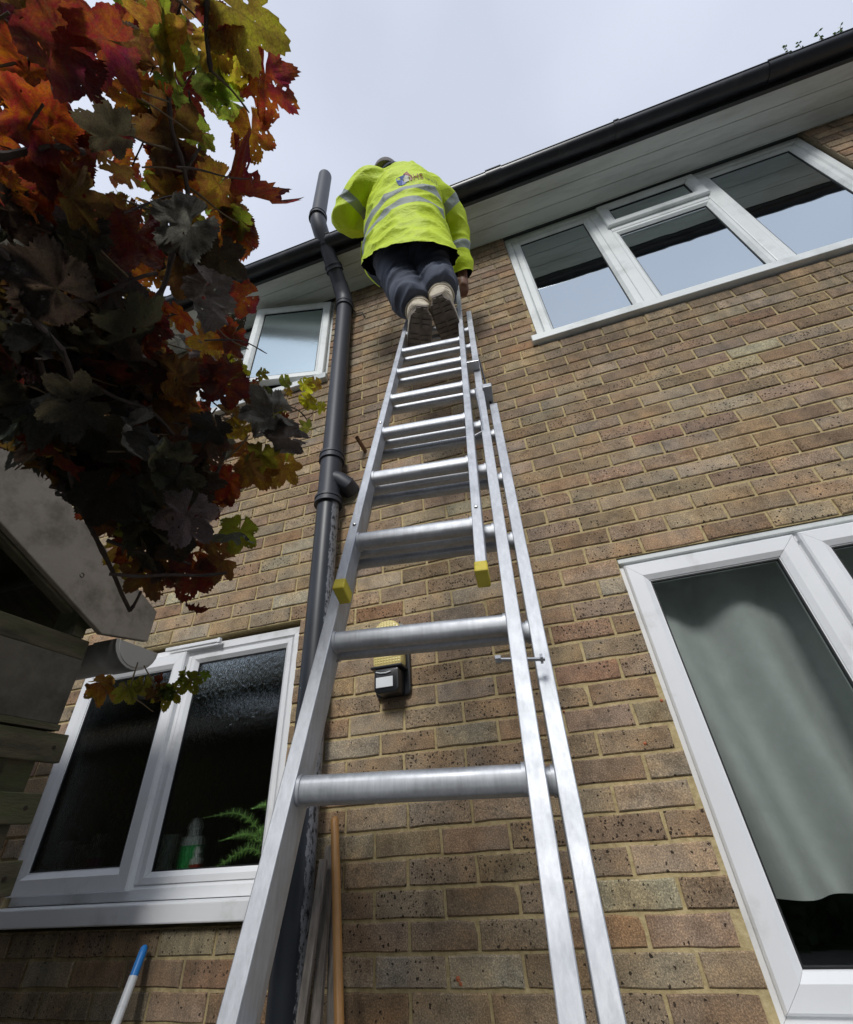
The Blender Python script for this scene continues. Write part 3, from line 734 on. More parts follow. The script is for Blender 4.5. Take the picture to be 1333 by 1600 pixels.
for nm, (dn, xlo, xli, xri, xro, s0, s1) in SEC.items():
    oo = LO + n_l * dn; h = SD / 2 - (.0 if nm == 'mid' else .0005) - .009
    for xa, xb in ((xlo, xli), (xri, xro)):
        q = MB(); q.obox(oo, e_, u_, n_l, xa, xb, s0, s1, -h, h)
        q.obj('stile', M['alu'], lad, bevel=.0016)
    ru_ = (Z_ - e_ * Z_.dot(e_)).normalized(); rn_ = e_.cross(ru_).normalized() * -1
    if rn_.y < 0: rn_ = -rn_
    off = .4926 if nm == 'front' else (.016 if nm == 'mid' else .030)
    k = math.ceil((s0 + .09 - off) / .25)
    while off + .25 * k < s1 - .05:
        s_ = off + .25 * k; q = MB()
        c0 = oo + u_ * s_ ; prof_ = []
        # rounded-square fluted rung, flat tread on top
        rw, rh = .0175, .0180
        for a in range(28):
            t = 2 * math.pi * a / 28; cx_, sx_ = math.cos(t), math.sin(t)
            ex = .72
            px_ = rw * math.copysign(abs(cx_) ** ex, cx_); py_ = rh * math.copysign(abs(sx_) ** ex, sx_)
            fl = 1 - .02 * (a % 2)
            prof_.append((px_ * fl, py_ * fl))
        q.prism(prof_, c0 + e_ * (xli - .003), c0 + e_ * (xri + .003), rn_, ru_)
        q.obj('rung', M['alu'], lad, smooth=True)
        for xx, sg in ((xli, 1), (xri, -1)):
            q = MB(); q.prism([(p * 1.12, w_ * 1.12) for p, w_ in prof_], c0 + e_ * (xx + sg * .0001), c0 + e_ * (xx + sg * .005), rn_, ru_)
            q.obj('rung_collar', M['alu'], lad, smooth=True)
        k += 1
    if nm == 'front':
        for xa, xb in ((xlo, xli), (xri, xro)):
            q = MB(); q.obox(oo, e_, u_, n_l, xa - .002, xb + .002, s0 - .022, s0 + .004, -h - .002, h + .002)
            q.obj('end_cap', M['yellow'], lad, bevel=.003)
    if nm in ('rear', 'mid'):
        for xa, xb in ((xlo, xli), (xri, xro)):
            q = MB(); q.obox(oo, e_, u_, n_l, xa - .003, xb + .003, s0 - .03, s0 + .02, -h - .003, h + .003)
            q.obj('foot', M['blackp'], lad, bevel=.003)
# brackets, guides, bolts, rope
def lp(x, s_, d): return LO + e_ * x + u_ * s_ + n_l * d
q = MB(); q.obox(LO, e_, u_, n_l, .144, .176, 1.235, 1.262, -.034, .052); q.obj('guide_bracket', M['alu'], lad, bevel=.002)
q = MB(); q.obox(LO, e_, u_, n_l, .10, .146, 1.43, 1.447, -.06, -.02); q.obj('guide_bracket', M['steel'], lad, bevel=.001)
q = MB(); q.tube([lp(.12, 1.24, -.03), lp(.125, 1.1, -.025), lp(.128, .95, -.02), lp(.10, .93, -.02)], .0035, 8); q.obj('stay_rod', M['steel'], lad)
q = MB(); q.tube([lp(.150, 1.6, .0), lp(.158, 1.4, .01), lp(.160, 1.25, .02), lp(.175, 1.2, .035)], .0035, 8); q.obj('stay_rod', M['blackp'], lad)
q = MB(); q.tube([lp(.10, .185, -.02), lp(.175, .185, -.01)], .0032, 8); q.tube([lp(.098, .185, -.02), lp(.107, .185, -.02)], .007, 6); q.tube([lp(.168, .185, -.012), lp(.172, .185, -.012)], .008, 6); q.obj('latch_bolt', M['steel'], lad)
for x, s_, d in ((-.183, .53, -DN - .024), (.091, .53, -DN - .024), (-.183, 1.03, -DN - .024), (-.206, -.25, -.0235), (.132, -.25, -.0235)):
    big = s_ < 0
    q = MB(); p = lp(x, s_, d); q.tube([p + n_l * .004, p - n_l * .001, p - n_l * (.005 if big else .002)], [.0085 if big else .004, .0075 if big else .004, .004 if big else .002], 12); q.obj('bolt', M['steel'], lad, smooth=True)

# ------------------------------------------------------------------ person
man = empty('person', (-.1, -.5, 1.5), 'person in yellow hi-vis jacket and navy trousers standing high on the ladder', 'person')
def loft(q, rings, seg=32):        # rings: (center, ax, ay) half-axes vectors
    vs = []
    for c_, ax, ay in rings:
        for k in range(seg):
            t = 2 * math.pi * k / seg
            vs.append(c_ + ax * math.cos(t) + ay * math.sin(t))
    fs = []
    for i in range(len(rings) - 1):
        for k in range(seg):
            k2 = (k + 1) % seg; fs.append((i * seg + k, i * seg + k2, (i + 1) * seg + k2, (i + 1) * seg + k))
    fs.append(tuple(range(seg - 1, -1, -1))); L = (len(rings) - 1) * seg; fs.append(tuple(L + k for k in range(seg)))
    q.add(vs, fs)
def ring(c_, rx, ry, yaw=0, tiltx=0, rollz=0):
    M_ = Matrix.Rotation(R(yaw), 3, 'Z') @ Matrix.Rotation(R(tiltx), 3, 'X') @ Matrix.Rotation(R(rollz), 3, 'Y')
    return (Vector(c_), M_ @ Vector((rx, 0, 0)), M_ @ Vector((0, ry, 0)))
def smooth_pts(pts, radii, sub=6):
    P = []; Q = []
    n_ = len(pts)
    for i in range(n_ - 1):
        p0, p1, p2, p3 = (Vector(pts[max(i - 1, 0)]), Vector(pts[i]), Vector(pts[i + 1]), Vector(pts[min(i + 2, n_ - 1)]))
        for k in range(sub):
            t = k / sub
            P.append(.5 * ((2 * p1) + (p2 - p0) * t + (2 * p0 - 5 * p1 + 4 * p2 - p3) * t * t + (3 * p1 - p0 - 3 * p2 + p3) * t ** 3)); Q.append(radii[i] * (1 - t) + radii[i + 1] * t)
    P.append(Vector(pts[-1])); Q.append(radii[-1]); return P, Q
def remesh(q, voxel, sm=4):
    me = q.mesh('tmp', []); ob = bpy.data.objects.new('tmp', me); C.objects.link(ob)
    md = ob.modifiers.new('r', 'REMESH'); md.mode = 'VOXEL'; md.voxel_size = voxel; md.use_smooth_shade = True
    s2 = ob.modifiers.new('s', 'SMOOTH'); s2.iterations = sm; s2.factor = .5
    dg = bpy.context.evaluated_depsgraph_get(); dg.update()
    out_ = bpy.data.meshes.new_from_object(ob.evaluated_get(dg)); bpy.data.objects.remove(ob)
    return out_
# --- skin: one continuous body, mostly under the clothes
shL, shR = Vector((-.375, -.755, 2.78)), Vector((-.01, -.635, 2.66))
elL, elR = at(541, 343, -.66), at(712, 352, -.45)
haL, haR = Vector((-.43, -.44, 2.98)), at(723, 432, -.27)
neck = Vector((-.205, -.715, 2.85)); headc = Vector((-.255, -.712, 2.905)); pel = Vector((-.185, -.60, 2.18))
ankL, ankR = at(655, 492, -.575), at(690, 470, -.575)
knL, knR = at(628, 440, -.565), at(676, 428, -.56)
hiL, hiR = Vector((-.275, -.60, 2.20)), Vector((-.105, -.585, 2.15))
q = MB()
def limb(pts, rad, q=q, flat=1.0):
    P, Q = smooth_pts(pts, rad, 6); q.tube(P, Q, 20, flat=flat)
limb([pel + Vector((0, 0, -.06)), pel, Vector((-.19, -.64, 2.35)), Vector((-.19, -.69, 2.56)), Vector((-.2, -.71, 2.72))], [.12, .135, .12, .13, .10])
limb([Vector((-.2, -.71, 2.72)), neck, headc], [.075, .055, .06]); 
limb([headc + Vector((0, 0, -.10)), headc + Vector((0, 0, -.04)), headc + Vector((0, 0, .03)), headc + Vector((0, 0, .085)), headc + Vector((0, 0, .108))], [.055, .074, .082, .060, .02])
limb([headc + Vector((0, .075, -.01)), headc + Vector((0, .102, -.025)), headc + Vector((0, .085, -.035))], [.012, .012, .01])   # nose
for sgn in (-1, 1): limb([headc + Vector((sgn * .074, 0, .015)), headc + Vector((sgn * .088, -.008, 0)), headc + Vector((sgn * .078, 0, -.028))], [.010, .014, .010])
for s_, el, ha in ((shL, elL, haL), (shR, elR, haR)): limb([Vector((-.2, -.70, 2.72)), s_, el, ha], [.09, .055, .042, .03])
for hp, kn, an in ((hiL, knL, ankL), (hiR, knR, ankR)): limb([pel, hp, kn, an, an + Vector((0, .02, -.05))], [.10, .085, .055, .042, .04])
# hands: palm, four fingers and a thumb, the right one closed round the ladder stile
def hand(w_, palm_dir, fdir, tdir):
    p1 = w_ + palm_dir * .05; p2 = w_ + palm_dir * .09; side = palm_dir.cross(fdir).normalized()
    limb([w_ - palm_dir * .01, p1, p2], [.026, .034, .030])
    for i, L in enumerate((.030, .036, .034, .026)):
        b0 = p2 + side * ((i - 1.5) * .019) - palm_dir * .01
        limb([b0, b0 + palm_dir * .022 + fdir * .006, b0 + palm_dir * .024 + fdir * (.012 + L * .8), b0 + palm_dir * .005 + fdir * (.022 + L)], [.0105, .010, .009, .0075])
    b0 = w_ + palm_dir * .03 - side * .028
    limb([b0, b0 + tdir * .03 + palm_dir * .01, b0 + tdir * .045 + palm_dir * .03], [.012, .011, .008])
hand(haR, Vector((-.12, .25, -.96)).normalized(), Vector((-.6, .8, .1)).normalized(), Vector((-.8, -.3, -.1)).normalized())
hand(haL, Vector((.1, .55, .83)).normalized(), Vector((.3, .8, -.5)).normalized(), Vector((.9, .1, .2)).normalized())
M['skin'] = simple('skin', (.20, .095, .06), .55, var=.15, nscale=20)
body = remesh(q, .008, 3); body.materials.append(M['skin']); body.name = 'body'
o_ = bpy.data.objects.new('body', body); C.objects.link(o_); parent(o_, man)
# face details
M['dark'] = simple('dark_eye', (.02, .015, .012), .3)
q = MB()
for sgn in (-1, 1): q.tube([headc + Vector((sgn * .03, .070, .008)), headc + Vector((sgn * .03, .079, .008))], [.012, .006], 10)
q.tube([headc + Vector((-.022, .078, -.062)), headc + Vector((0, .084, -.064)), headc + Vector((.022, .078, -.062))], .004, 8)
q.obj('face_features', M['dark'], man)
# cap of short grey-brown hair
m, n, b, o = mat('short_hair'); M['hair'] = m
f = tex(n, pos(n, (1, 1, .4)), 160, 4, .7)
n.links.new(ramp(n, f, [(.3, (.07, .062, .058)), (.7, (.20, .175, .16))]), b.inputs['Base Color']); b.inputs['Roughness'].default_value = .8; bump(n, b, f, .8, .004)
q = MB(); rr = []
for i in range(10):
    t = i / 9; a = math.pi * .5 * t
    rr.append(ring(headc + Vector((0, -.012, -.045 + .165 * math.sin(a) ** 1.0)), .089 * math.cos(a) ** .6 + .002, .098 * math.cos(a) ** .6 + .002))
loft(q, rr, 28); hm = remesh(q, .006, 2); hm.materials.append(M['hair'])
o_ = bpy.data.objects.new('hair', hm); C.objects.link(o_); parent(o_, man)

# --- jacket
JY = -14
q = MB()
rings = [ring((-.205, -.565, 1.78), .285, .185, JY, 8, 8), ring((-.205, -.575, 1.92), .278, .180, JY, 6, 8), ring((-.205, -.595, 2.08), .258, .172, JY, 3, 8),
         ring((-.20, -.618, 2.24), .245, .168, JY, 0, 8), ring((-.195, -.645, 2.40), .250, .166, JY, -5, 11),
         ring((-.192, -.670, 2.53), .250, .155, JY, -10, 14), ring((-.195, -.688, 2.64), .220, .135, JY, -14, 17), ring((-.202, -.702, 2.725), .165, .105, JY, -14, 16),
         ring((-.212, -.708, 2.80), .098, .088, JY, -14, 8), ring((-.216, -.708, 2.84), .085, .080, JY, -12)]
loft(q, rings, 40)
def sleeve(pts, rad):
    P, Q = smooth_pts(pts, rad, 7); q.tube(P, Q, 24)
handdirL = (haL - elL).normalized(); handdirR = (haR - elR).normalized()
sleeve([Vector((-.27, -.71, 2.73)), shL + Vector((.01, 0, -.01)), shL.lerp(elL, .5) + Vector((-.01, -.01, -.0)), elL, elL.lerp(haL, .5), haL - handdirL * .02], [.09, .094, .086, .082, .072, .058])
sleeve([Vector((-.10, -.67, 2.68)), shR + Vector((-.005, 0, -.01)), shR.lerp(elR, .5) + Vector((.015, -.01, .0)), elR, elR.lerp(haR, .5), haR - handdirR * .0], [.085, .088, .080, .074, .066, .058])
jm = remesh(q, .0085, 5)
# folds in the cloth
for vtx, nn in zip(jm.vertices, [v_.normal.copy() for v_ in jm.vertices]):
    p = vtx.co
    w1_ = noise.noise(Vector((p.x * 9 + p.z * 4, p.y * 9, p.z * 16)))
    w2_ = 1 - abs(noise.noise(Vector((p.x * 7 - p.z * 3 + 4, p.y * 8 + 7, p.z * 11 + 3)))) * 2
    w3_ = noise.noise(Vector((p.x * 28, p.y * 28, p.z * 34)))
    vtx.co = p + nn * (.011 * w1_ + .012 * w2_ * w2_ + .001 * w3_)
bm = bmesh.new(); bm.from_mesh(jm)
# open the hem (higher at the back) and the cuffs
bmesh.ops.bisect_plane(bm, geom=bm.verts[:] + bm.edges[:] + bm.faces[:], plane_co=Vector((-.20, -.745, 1.875)), plane_no=Vector((-.40, .80, -.88)).normalized(), clear_outer=True)
bmesh.ops.bisect_plane(bm, geom=bm.verts[:] + bm.edges[:] + bm.faces[:], plane_co=Vector((-.2, -.60, 2.83)), plane_no=Vector((0, .1, 1)), clear_outer=True)
for ha, d in ((haR - handdirR * .012, handdirR),):
    gs = [f_ for f_ in bm.faces if (f_.calc_center_median() - ha).length < .11]
    bmesh.ops.bisect_plane(bm, geom=list({v_ for f_ in gs for v_ in f_.verts}) + list({x_ for f_ in gs for x_ in f_.edges}) + gs, plane_co=ha, plane_no=d, clear_outer=True)
for f_ in bm.faces: f_.smooth = True
bm.to_mesh(jm); bm.free()
la = jm.attributes.new('band', 'FLOAT', 'POINT'); lb_ = jm.attributes.new('yoke', 'FLOAT', 'POINT')
def segdist(p, a, b_):
    t = max(0, min(1, (p - a).dot(b_ - a) / (b_ - a).length_squared)); return (p - a - (b_ - a) * t).length, t
Rz14 = Matrix.Rotation(R(-JY), 3, 'Z')
for i, vtx in enumerate(jm.vertices):
    p = vtx.co; best = None
    for (a, b_, base) in ((shL + (shL - elL) * .1, elL, 'uL'), (elL, haL, 'fL'), (shR, elR, 'uR'), (elR, haR, 'fR')):
        d, t = segdist(p, a, b_)
        if best is None or d < best[0]: best = (d, t, base, (b_ - a).length)
    loc = Rz14 @ (p - Vector((-.2, -.65, 0)))
    inarm = best[0] < .115 and (abs(loc.x) > .20 or best[2] in ('fL', 'fR')) and not (best[1] <= .12 and best[2][0] == 'u')
    if inarm:
        t = best[1] * best[3]
        c_ = {'uL': best[3] * .62, 'fL': best[3] * .55, 'uR': best[3] * .55, 'fR': best[3] * .48}[best[2]]
        la.data[i].value = .026 - abs(t - c_)
    else:
        h_ = p.z + .05 * loc.x
        la.data[i].value = max(.026 - abs(h_ - 2.345), .026 - abs(h_ - 2.225))
    lb_.data[i].value = p.z
m, n, b, o = mat('hi_vis_cloth'); M['hivis'] = m
a = N(n, 'Attribute', attribute_name='band'); k = mth(n, 'GREATER_THAN', a.outputs['Fac'], 0.0)
v = pos(n); f = tex(n, v, 10, 4, .6)
c = mixc(n, k, ramp(n, f, [(.3, (.52, .68, .008)), (.7, (.62, .78, .012))]), (.30, .34, .31))
gb = N(n, 'NewGeometry'); c = mixc(n, gb.outputs['Backfacing'], c, (.012, .015, .028))
n.links.new(c, b.inputs['Base Color']); b.inputs['Roughness'].default_value = .5
b.inputs['Roughness'].default_value = .6
wv = N(n, 'TexNoise'); wv.inputs['Scale'].default_value = 26; wv.inputs['Detail'].default_value = 3; wv.inputs['Distortion'].default_value = 1.2; n.links.new(pos(n, (1, 1, 1.6)), wv.inputs['Vector'])
bump(n, b, wv.outputs['Fac'], .4, .014, bump(n, None, tex(n, v, 400, 2, .5), .08, .001))
jm.materials.append(m); jo = bpy.data.objects.new('jacket', jm); C.objects.link(jo); parent(jo, man)
# collar
M['navy'] = simple('navy_cloth', (.022, .028, .045), .85, var=.35, nscale=7, bmp=.25, bscale=300)
q = MB(); loft(q, [ring((-.212, -.71, 2.795), .110, .10, JY, -12), ring((-.217, -.712, 2.83), .102, .095, JY, -12), ring((-.220, -.712, 2.865), .092, .086, JY, -12)], 28)
cm = remesh(q, .008, 2); cm.materials.append(M['navy']); o_ = bpy.data.objects.new('collar', cm); C.objects.link(o_); parent(o_, man)
# side panel hanging forward on the left with its yellow edge
q = MB(); fl = [(566, 378, -.66), (565, 400, -.56), (572, 425, -.50), (582, 438, -.47), (594, 448, -.45)]
fr2 = [(600, 372, -.72), (610, 385, -.70), (614, 410, -.60), (612, 430, -.54), (606, 447, -.50)]
P = [at(*p) for p in fl]; Q = [at(*p) for p in fr2]; vs = []
for a, b_ in zip(P, Q):
    for k in range(5): t = k / 4; vs.append(a.lerp(b_, t) + Vector((0, .018 * math.sin(t * math.pi), 0)))
q.add(vs, [(i * 5 + k, i * 5 + k + 1, i * 5 + k + 6, i * 5 + k + 5) for i in range(4) for k in range(4)])
q.obj('jacket_front_flap', M['navy'], man, smooth=True)
q = MB(); PP, QQ = smooth_pts(P, [.0045] * 5, 5); q.tube(PP, QQ, 8); q.obj('piping', M['hivis'], man, smooth=True)
# --- printed badge on the back
def bvh_of(me): return BVHTree.FromPolygons([v_.co for v_ in me.vertices], [tuple(p_.vertices) for p_ in me.polygons])
JB = bvh_of(jm)
fwd = (Vector((-.2, -.7, 2.75)) - CAM).normalized()
bo = at(628, 283, -.82); bx = Matrix.Rotation(R(JY), 3, 'Z') @ Vector((1, 0, -.02)); bz = Vector((0, -.12, .99))
def stick(pts2, faces, name, m_, lift=.0022, par=None):
    q = MB(); vs = []
    for x, z in pts2:
        p = bo + bx * x + bz * z
        hit = JB.ray_cast(p + Vector((.03, -.3, 0)), Vector((-.03, 1, 0)).normalized())
        hp_ = (hit[0] + hit[1] * lift * (1 if hit[1].y < 0 else -1)) if hit[0] else p
        vs.append(hp_)
    q.add(vs, faces); return q.obj(name, m_, man)
M['p_blue'] = simple('printed_blue', (.015, .08, .40), .5); M['p_red'] = simple('printed_red', (.32, .04, .03), .5); M['p_white'] = simple('printed_white', (.75, .78, .6), .5)
def poly(pts, sub=3):
    n_ = len(pts); out_ = []
    for i in range(n_):
        a, b_ = Vector(pts[i]), Vector(pts[(i + 1) % n_])
        for k in range(sub): out_.append(tuple(a.lerp(b_, k / sub)))
    c_ = (sum(p[0] for p in out_) / len(out_), sum(p[1] for p in out_) / len(out_))
    m_ = len(out_); return out_ + [c_], [(i, (i + 1) % m_, m_) for i in range(m_)]
bl = poly([(-.052, .042), (-.030, .024), (-.004, .020), (.012, .014), (-.008, .006), (-.016, -.014), (-.010, -.030), (.004, -.036), (-.024, -.040), (-.044, -.022), (-.052, .006)])
stick(*bl, 'badge_shield', M['p_blue'])
stick(*poly([(-.008, .030), (.012, .052), (.018, .060), (.018, .040), (.030, .016), (.040, -.002), (.038, -.024), (.028, -.028), (.026, -.010), (.010, .014)]), 'badge_flame', M['p_red'], .0024)
stick(*poly([(-.014, -.004), (.006, .014), (.026, -.004), (.020, -.004), (.020, -.028), (-.008, -.028), (-.008, -.004)]), 'badge_house', M['p_white'], .0034)
def textmesh(s_, size, x0, z0, m_, name):
    cu_ = bpy.data.curves.new('t', 'FONT'); cu_.body = s_; cu_.size = size; cu_.resolution_u = 2
    ob = bpy.data.objects.new('t', cu_); C.objects.link(ob); bpy.context.view_layer.update()
    me_ = bpy.data.meshes.new_from_object(ob.evaluated_get(bpy.context.evaluated_depsgraph_get())); bpy.data.objects.remove(ob)
    pts2 = [(v_.co.x + x0, v_.co.y + z0) for v_ in me_.vertices]; fs = [tuple(p_.vertices) for p_ in me_.polygons]
    return stick(pts2, fs, name, m_, .003)
textmesh('HS', .050, .042, -.024, M['p_red'], 'badge_text')
textmesh('uperior', .026, .108, -.020, M['navy'], 'badge_text')
# --- trousers
q = MB()
loft(q, [ring((-.190, -.59, 2.04), .165, .13, JY), ring((-.19, -.595, 2.18), .175, .135, JY), ring((-.19, -.61, 2.32), .16, .12, JY)], 28)
def leg(pts, rad):
    P, Q = smooth_pts(pts, rad, 7); q.tube(P, Q, 24)
leg([hiL + Vector((.01, 0, .02)), hiL.lerp(knL, .5) + Vector((0, -.015, 0)), knL, knL.lerp(ankL, .55) + Vector((-.004, -.012, 0)), ankL + Vector((-.006, -.008, .065))], [.125, .112, .094, .092, .080])
leg([hiR + Vector((-.01, 0, .02)), hiR.lerp(knR, .5) + Vector((0, -.015, 0)), knR, knR.lerp(ankR, .55) + Vector((.004, -.012, 0)), ankR + Vector((.003, -.008, .065))], [.120, .108, .092, .090, .080])
tm = remesh(q, .008, 4)
for vtx, nn in zip(tm.vertices, [v_.normal.copy() for v_ in tm.vertices]):
    p = vtx.co
    w1_ = noise.noise(Vector((p.x * 8 + p.z * 5, p.y * 8, p.z * 13))); w2_ = 1 - abs(noise.noise(Vector((p.x * 6 + 9, p.y * 6, p.z * 15 - p.x * 10)))) * 2
    vtx.co = p + nn * (.012 * w1_ + .015 * w2_ * w2_)
bm = bmesh.new(); bm.from_mesh(tm)
for f_ in bm.faces: f_.smooth = True
bm.to_mesh(tm); bm.free()
M['trouser'] = simple('navy_work_trousers', (.070, .082, .115), .85, var=.35, nscale=7, bmp=.3, bscale=260, dirt=(.10, .105, .12), dirtscale=9, dirtpos=(.58, .9))
tm.materials.append(M['trouser']); o_ = bpy.data.objects.new('trousers', tm); C.objects.link(o_); parent(o_, man)
# --- boots
M['suede'] = simple('beige_suede', (.58, .51, .39), .85, var=.2, nscale=22, bmp=.3, bscale=120, dirt=(.25, .2, .15), dirtscale=20)
M['sole'] = simple('dark_rubber_sole', (.18, .15, .12), .75, var=.35, nscale=30, dirt=(.14, .11, .09), dirtscale=25)
def boot(an, toe, lab):
    root_d = (toe - an).normalized(); fd = Vector((root_d.x, root_d.y, root_d.z)).normalized()
    up = (Z_ - fd * Z_.dot(fd)).normalized(); sd_ = fd.cross(up).normalized()
    heel = an - fd * .075 - up * .085
    def outl(t):      # half width of the sole along its length
        return 1.22 * (.033 + .010 * math.sin(math.pi * min(1, t * 1.15)) + .006 * t) * (1 if .06 < t < .9 else (.62 if t <= .06 else .75 if t < .97 else .45))
    ts = [0, .02, .06, .14, .26, .40, .55, .68, .80, .90, .96, 1.0]; L = .295
    q = MB(); pr = []
    for t in ts: pr.append((t * L, outl(t)))
    prof_ = pr + [(a, -b_) for a, b_ in pr[::-1]]
    q.prism(prof_, heel - up * .026, heel, fd, sd_)
    so_ = q.obj('boot_sole', M['sole'], man, bevel=.003)
    # tread lugs
    q = MB()
    for i, t in enumerate([.05, .13, .21, .29, .45, .53, .61, .69, .77, .85, .92]):
        w_ = outl(t) * .86
        for sg in (-1, 1):
            a = heel + fd * (t * L) - up * .026
            q.obox(a, sd_, fd, up, min(sg * .006, sg * w_), max(sg * .006, sg * w_), -.0085 + sg * .002, .0085 - (.004 if t > .9 else 0), -.006, -.0002)
    tag(q.obj('tread', M['sole'], so_), kind='stuff')
    q = MB(); rr = []
    for t, h_ in ((.0, .055), (.03, .085), (.10, .115), (.22, .125), (.36, .112), (.5, .085), (.65, .066), (.80, .056), (.92, .042), (.985, .02)):
        c_ = heel + fd * (t * L * .97 + .004) + up * (h_ / 2)
        rr.append((c_, sd_ * outl(max(.07, min(t, .89))) * (.97 if t < .9 else .8) * (1 if t > .02 else .75), up * (h_ / 2 + .004)))
    loft(q, rr, 24)
    q.tube([heel + fd * .075 + up * .06, heel + fd * .068 + up * .12, heel + fd * .066 + up * .165], [.056, .058, .060], 24)
    bm_ = remesh(q, .005, 4); bm_.materials.append(M['suede']); o2 = bpy.data.objects.new('boot', bm_); C.objects.link(o2); parent(o2, man)
    if lab: o2['label'] = lab
    q = MB(); q.tube([heel + fd * .072 + up * .118 + (sd_ * math.cos(a) * .060 + fd * math.sin(a) * .060) for a in [2 * math.pi * i / 24 for i in range(25)]], .006, 8); q.obj('boot_cuff', M['suede'], man, smooth=True)
    q = MB()
    for dz in (.035, .06, .085):
        q.tube([heel + fd * (.072 - .06 * math.cos(a)) + up * (dz + .01 * math.sin(a)) + sd_ * .0555 * math.sin(a) for a in [(-1.1 + 2.2 * i / 14) for i in range(15)]], .0013, 5)
    q.obj('boot_stitching', M['sole'], man)
boot(ankL, ankL + Vector((-.115, .27, -.060)), None)
boot(ankR, ankR + Vector((.02, .29, -.03)), None)

# ------------------------------------------------------------------ shed at the left
shed = empty('garden_shed', (-1.8, -1.0, GZ), 'old timber shed with pale roof edge board and slatted side, left of the window', 'shed')
SX = -1.35
M['barge'] = simple('old_cream_paint', (.30, .265, .22), .75, var=.12, nscale=5, bmp=.5, bscale=30, dirt=(.10, .085, .06), dirtscale=9, dirtpos=(.46, .75))
M['moss'] = simple('mossy_timber', (.085, .075, .045), .9, var=.5, nscale=9, stretch=(3, .7, 3), bmp=.6, bscale=50, dirt=(.07, .085, .03), dirtscale=5, dirtpos=(.45, .75))
M['panel'] = simple('grey_ply_panel', (.12, .108, .085), .85, var=.25, nscale=4, bmp=.5, bscale=35, dirt=(.045, .042, .030), dirtscale=5, dirtpos=(.45, .68))
M['shed_gutter'] = simple('grey_white_plastic', (.40, .395, .37), .5, var=.06, nscale=6, dirt=(.28, .27, .24), dirtscale=9, dirtpos=(.5, .85))
sl_ = .462; dv = Vector((0, -1, sl_)).normalized(); nv = Vector((0, sl_, 1)).normalized()
b0 = Vector((SX, -.452, .300))
q = MB(); q.prism([(-.455, .300), (-.455, .182), (-.640, .150), (-.640 - 2.2, .150 + 2.2 * sl_), (-.640 - 2.2, .300 + 2.385 * sl_)], Vector((SX - .022, 0, 0)), Vector((SX, 0, 0)), Y_, Z_); q.obj('barge_board', M['barge'], shed, bevel=.003)
q = MB(); q.obox(b0, X_, dv, nv, -.060, -.0225, .22, 2.6, -.225, -.02); q.obj('rafter', M['moss'], shed, bevel=.003)
q = MB(); q.obox(b0, X_, dv, nv, -2.4, -.023, .0, 2.6, -.015, .004); q.obj('roof_deck', M['moss'], shed)
for k in range(5):
    q = MB(); q.obox(b0, X_, dv, nv, -2.4, -.061, .25 + .5 * k, .29 + .5 * k, -.10, -.0155); q.obj('purlin', M['moss'], shed)
# gutter along the low eave with its stop end
gx = SX + .02
pf = gutter_profile(.083, -.508, .142, 0)
q = MB(); q.prism(pf, Vector((-3.3, 0, 0)), Vector((gx - .098, 0, 0)), Y_, Z_); q.obj('shed_gutter', M['shed_gutter'], shed, smooth=True)
pf2 = gutter_profile(.090, -.508, .144, 0, .006)
q = MB(); q.prism(pf2, Vector((gx - .10, 0, 0)), Vector((gx, 0, 0)), Y_, Z_); 
arc = [(-.508 - .090 * math.cos(math.pi * k / 12), .144 - .090 * .92 * math.sin(math.pi * k / 12)) for k in range(13)]
q.prism(arc, Vector((gx, 0, 0)), Vector((gx + .004, 0, 0)), Y_, Z_)
arc2 = [(-.508 - .078 * math.cos(math.pi * k / 12), .142 - .078 * .92 * math.sin(math.pi * k / 12)) for k in range(13)]
q.prism(arc2, Vector((gx + .004, 0, 0)), Vector((gx + .007, 0, 0)), Y_, Z_)
q.obj('gutter_stop_end', M['shed_gutter'], shed, smooth=True)
# gable side: beam, ply panel, slats, posts
px0 = SX - .05
q = MB(); q.box(px0 - .05, px0 - .003, -2.6, -.63, .07, .135); q.obj('beam', M['moss'], shed, bevel=.004)
q = MB(); q.box(px0 - .012, px0 + .0, -2.6, -.632, -.125, .0695); q.obj('side_panel', M['panel'], shed, bevel=.002)
q = MB(); q.box(px0 - .03, px0 + .002, -2.6, -.625, -.142, -.1255); q.obj('side_panel_edge', M['moss'], shed)
for z0, z1, yend in ((-.225, -.148, -.585), (-.375, -.302, -.60), (-.53, -.455, -.585), (-.68, -.61, -.59), (-.83, -.76, -.585), (-.98, -.91, -.59), (-1.13, -1.06, -.585), (-1.28, -1.21, -.59), (-1.43, -1.36, -.59), (-1.58, -1.51, -.59), (-1.73, -1.66, -.59)):
    q = MB(); q.box(px0 - .022, px0, -2.6, yend, z0, z1); s_ = q.obj('slat', M['moss'], shed, bevel=.003)
    q = MB(); q.tube([(px0 + .0003, yend - .035, (z0 + z1) / 2), (px0 + .001, yend - .035, (z0 + z1) / 2)], .006, 10); q.obj('nail_hole', M['dark'], s_)
q = MB(); q.box(px0 - .08, px0 - .0225, -.72, -.64, GZ, .069); q.obj('post', M['moss'], shed, bevel=.004)
q = MB(); q.box(px0 - .08, px0 - .0225, -1.5, -1.42, GZ, .069); q.obj('post', M['moss'], shed, bevel=.004)
q = MB(); q.box(-3.3, px0 - .081, -2.6, -.60, GZ, GZ + .02); q.box(-3.3, px0 - .081, -2.6, -2.58, GZ, .1); q.box(-3.3, -3.28, -2.6, -.6, GZ, .8); q.box(-3.3, px0 - .081, -.62, -.60, GZ, .15); q.box(px0 - .13, px0 - .11, -2.6, -.7, GZ, .06); q.obj('inner_boarding', M['moss'], shed)
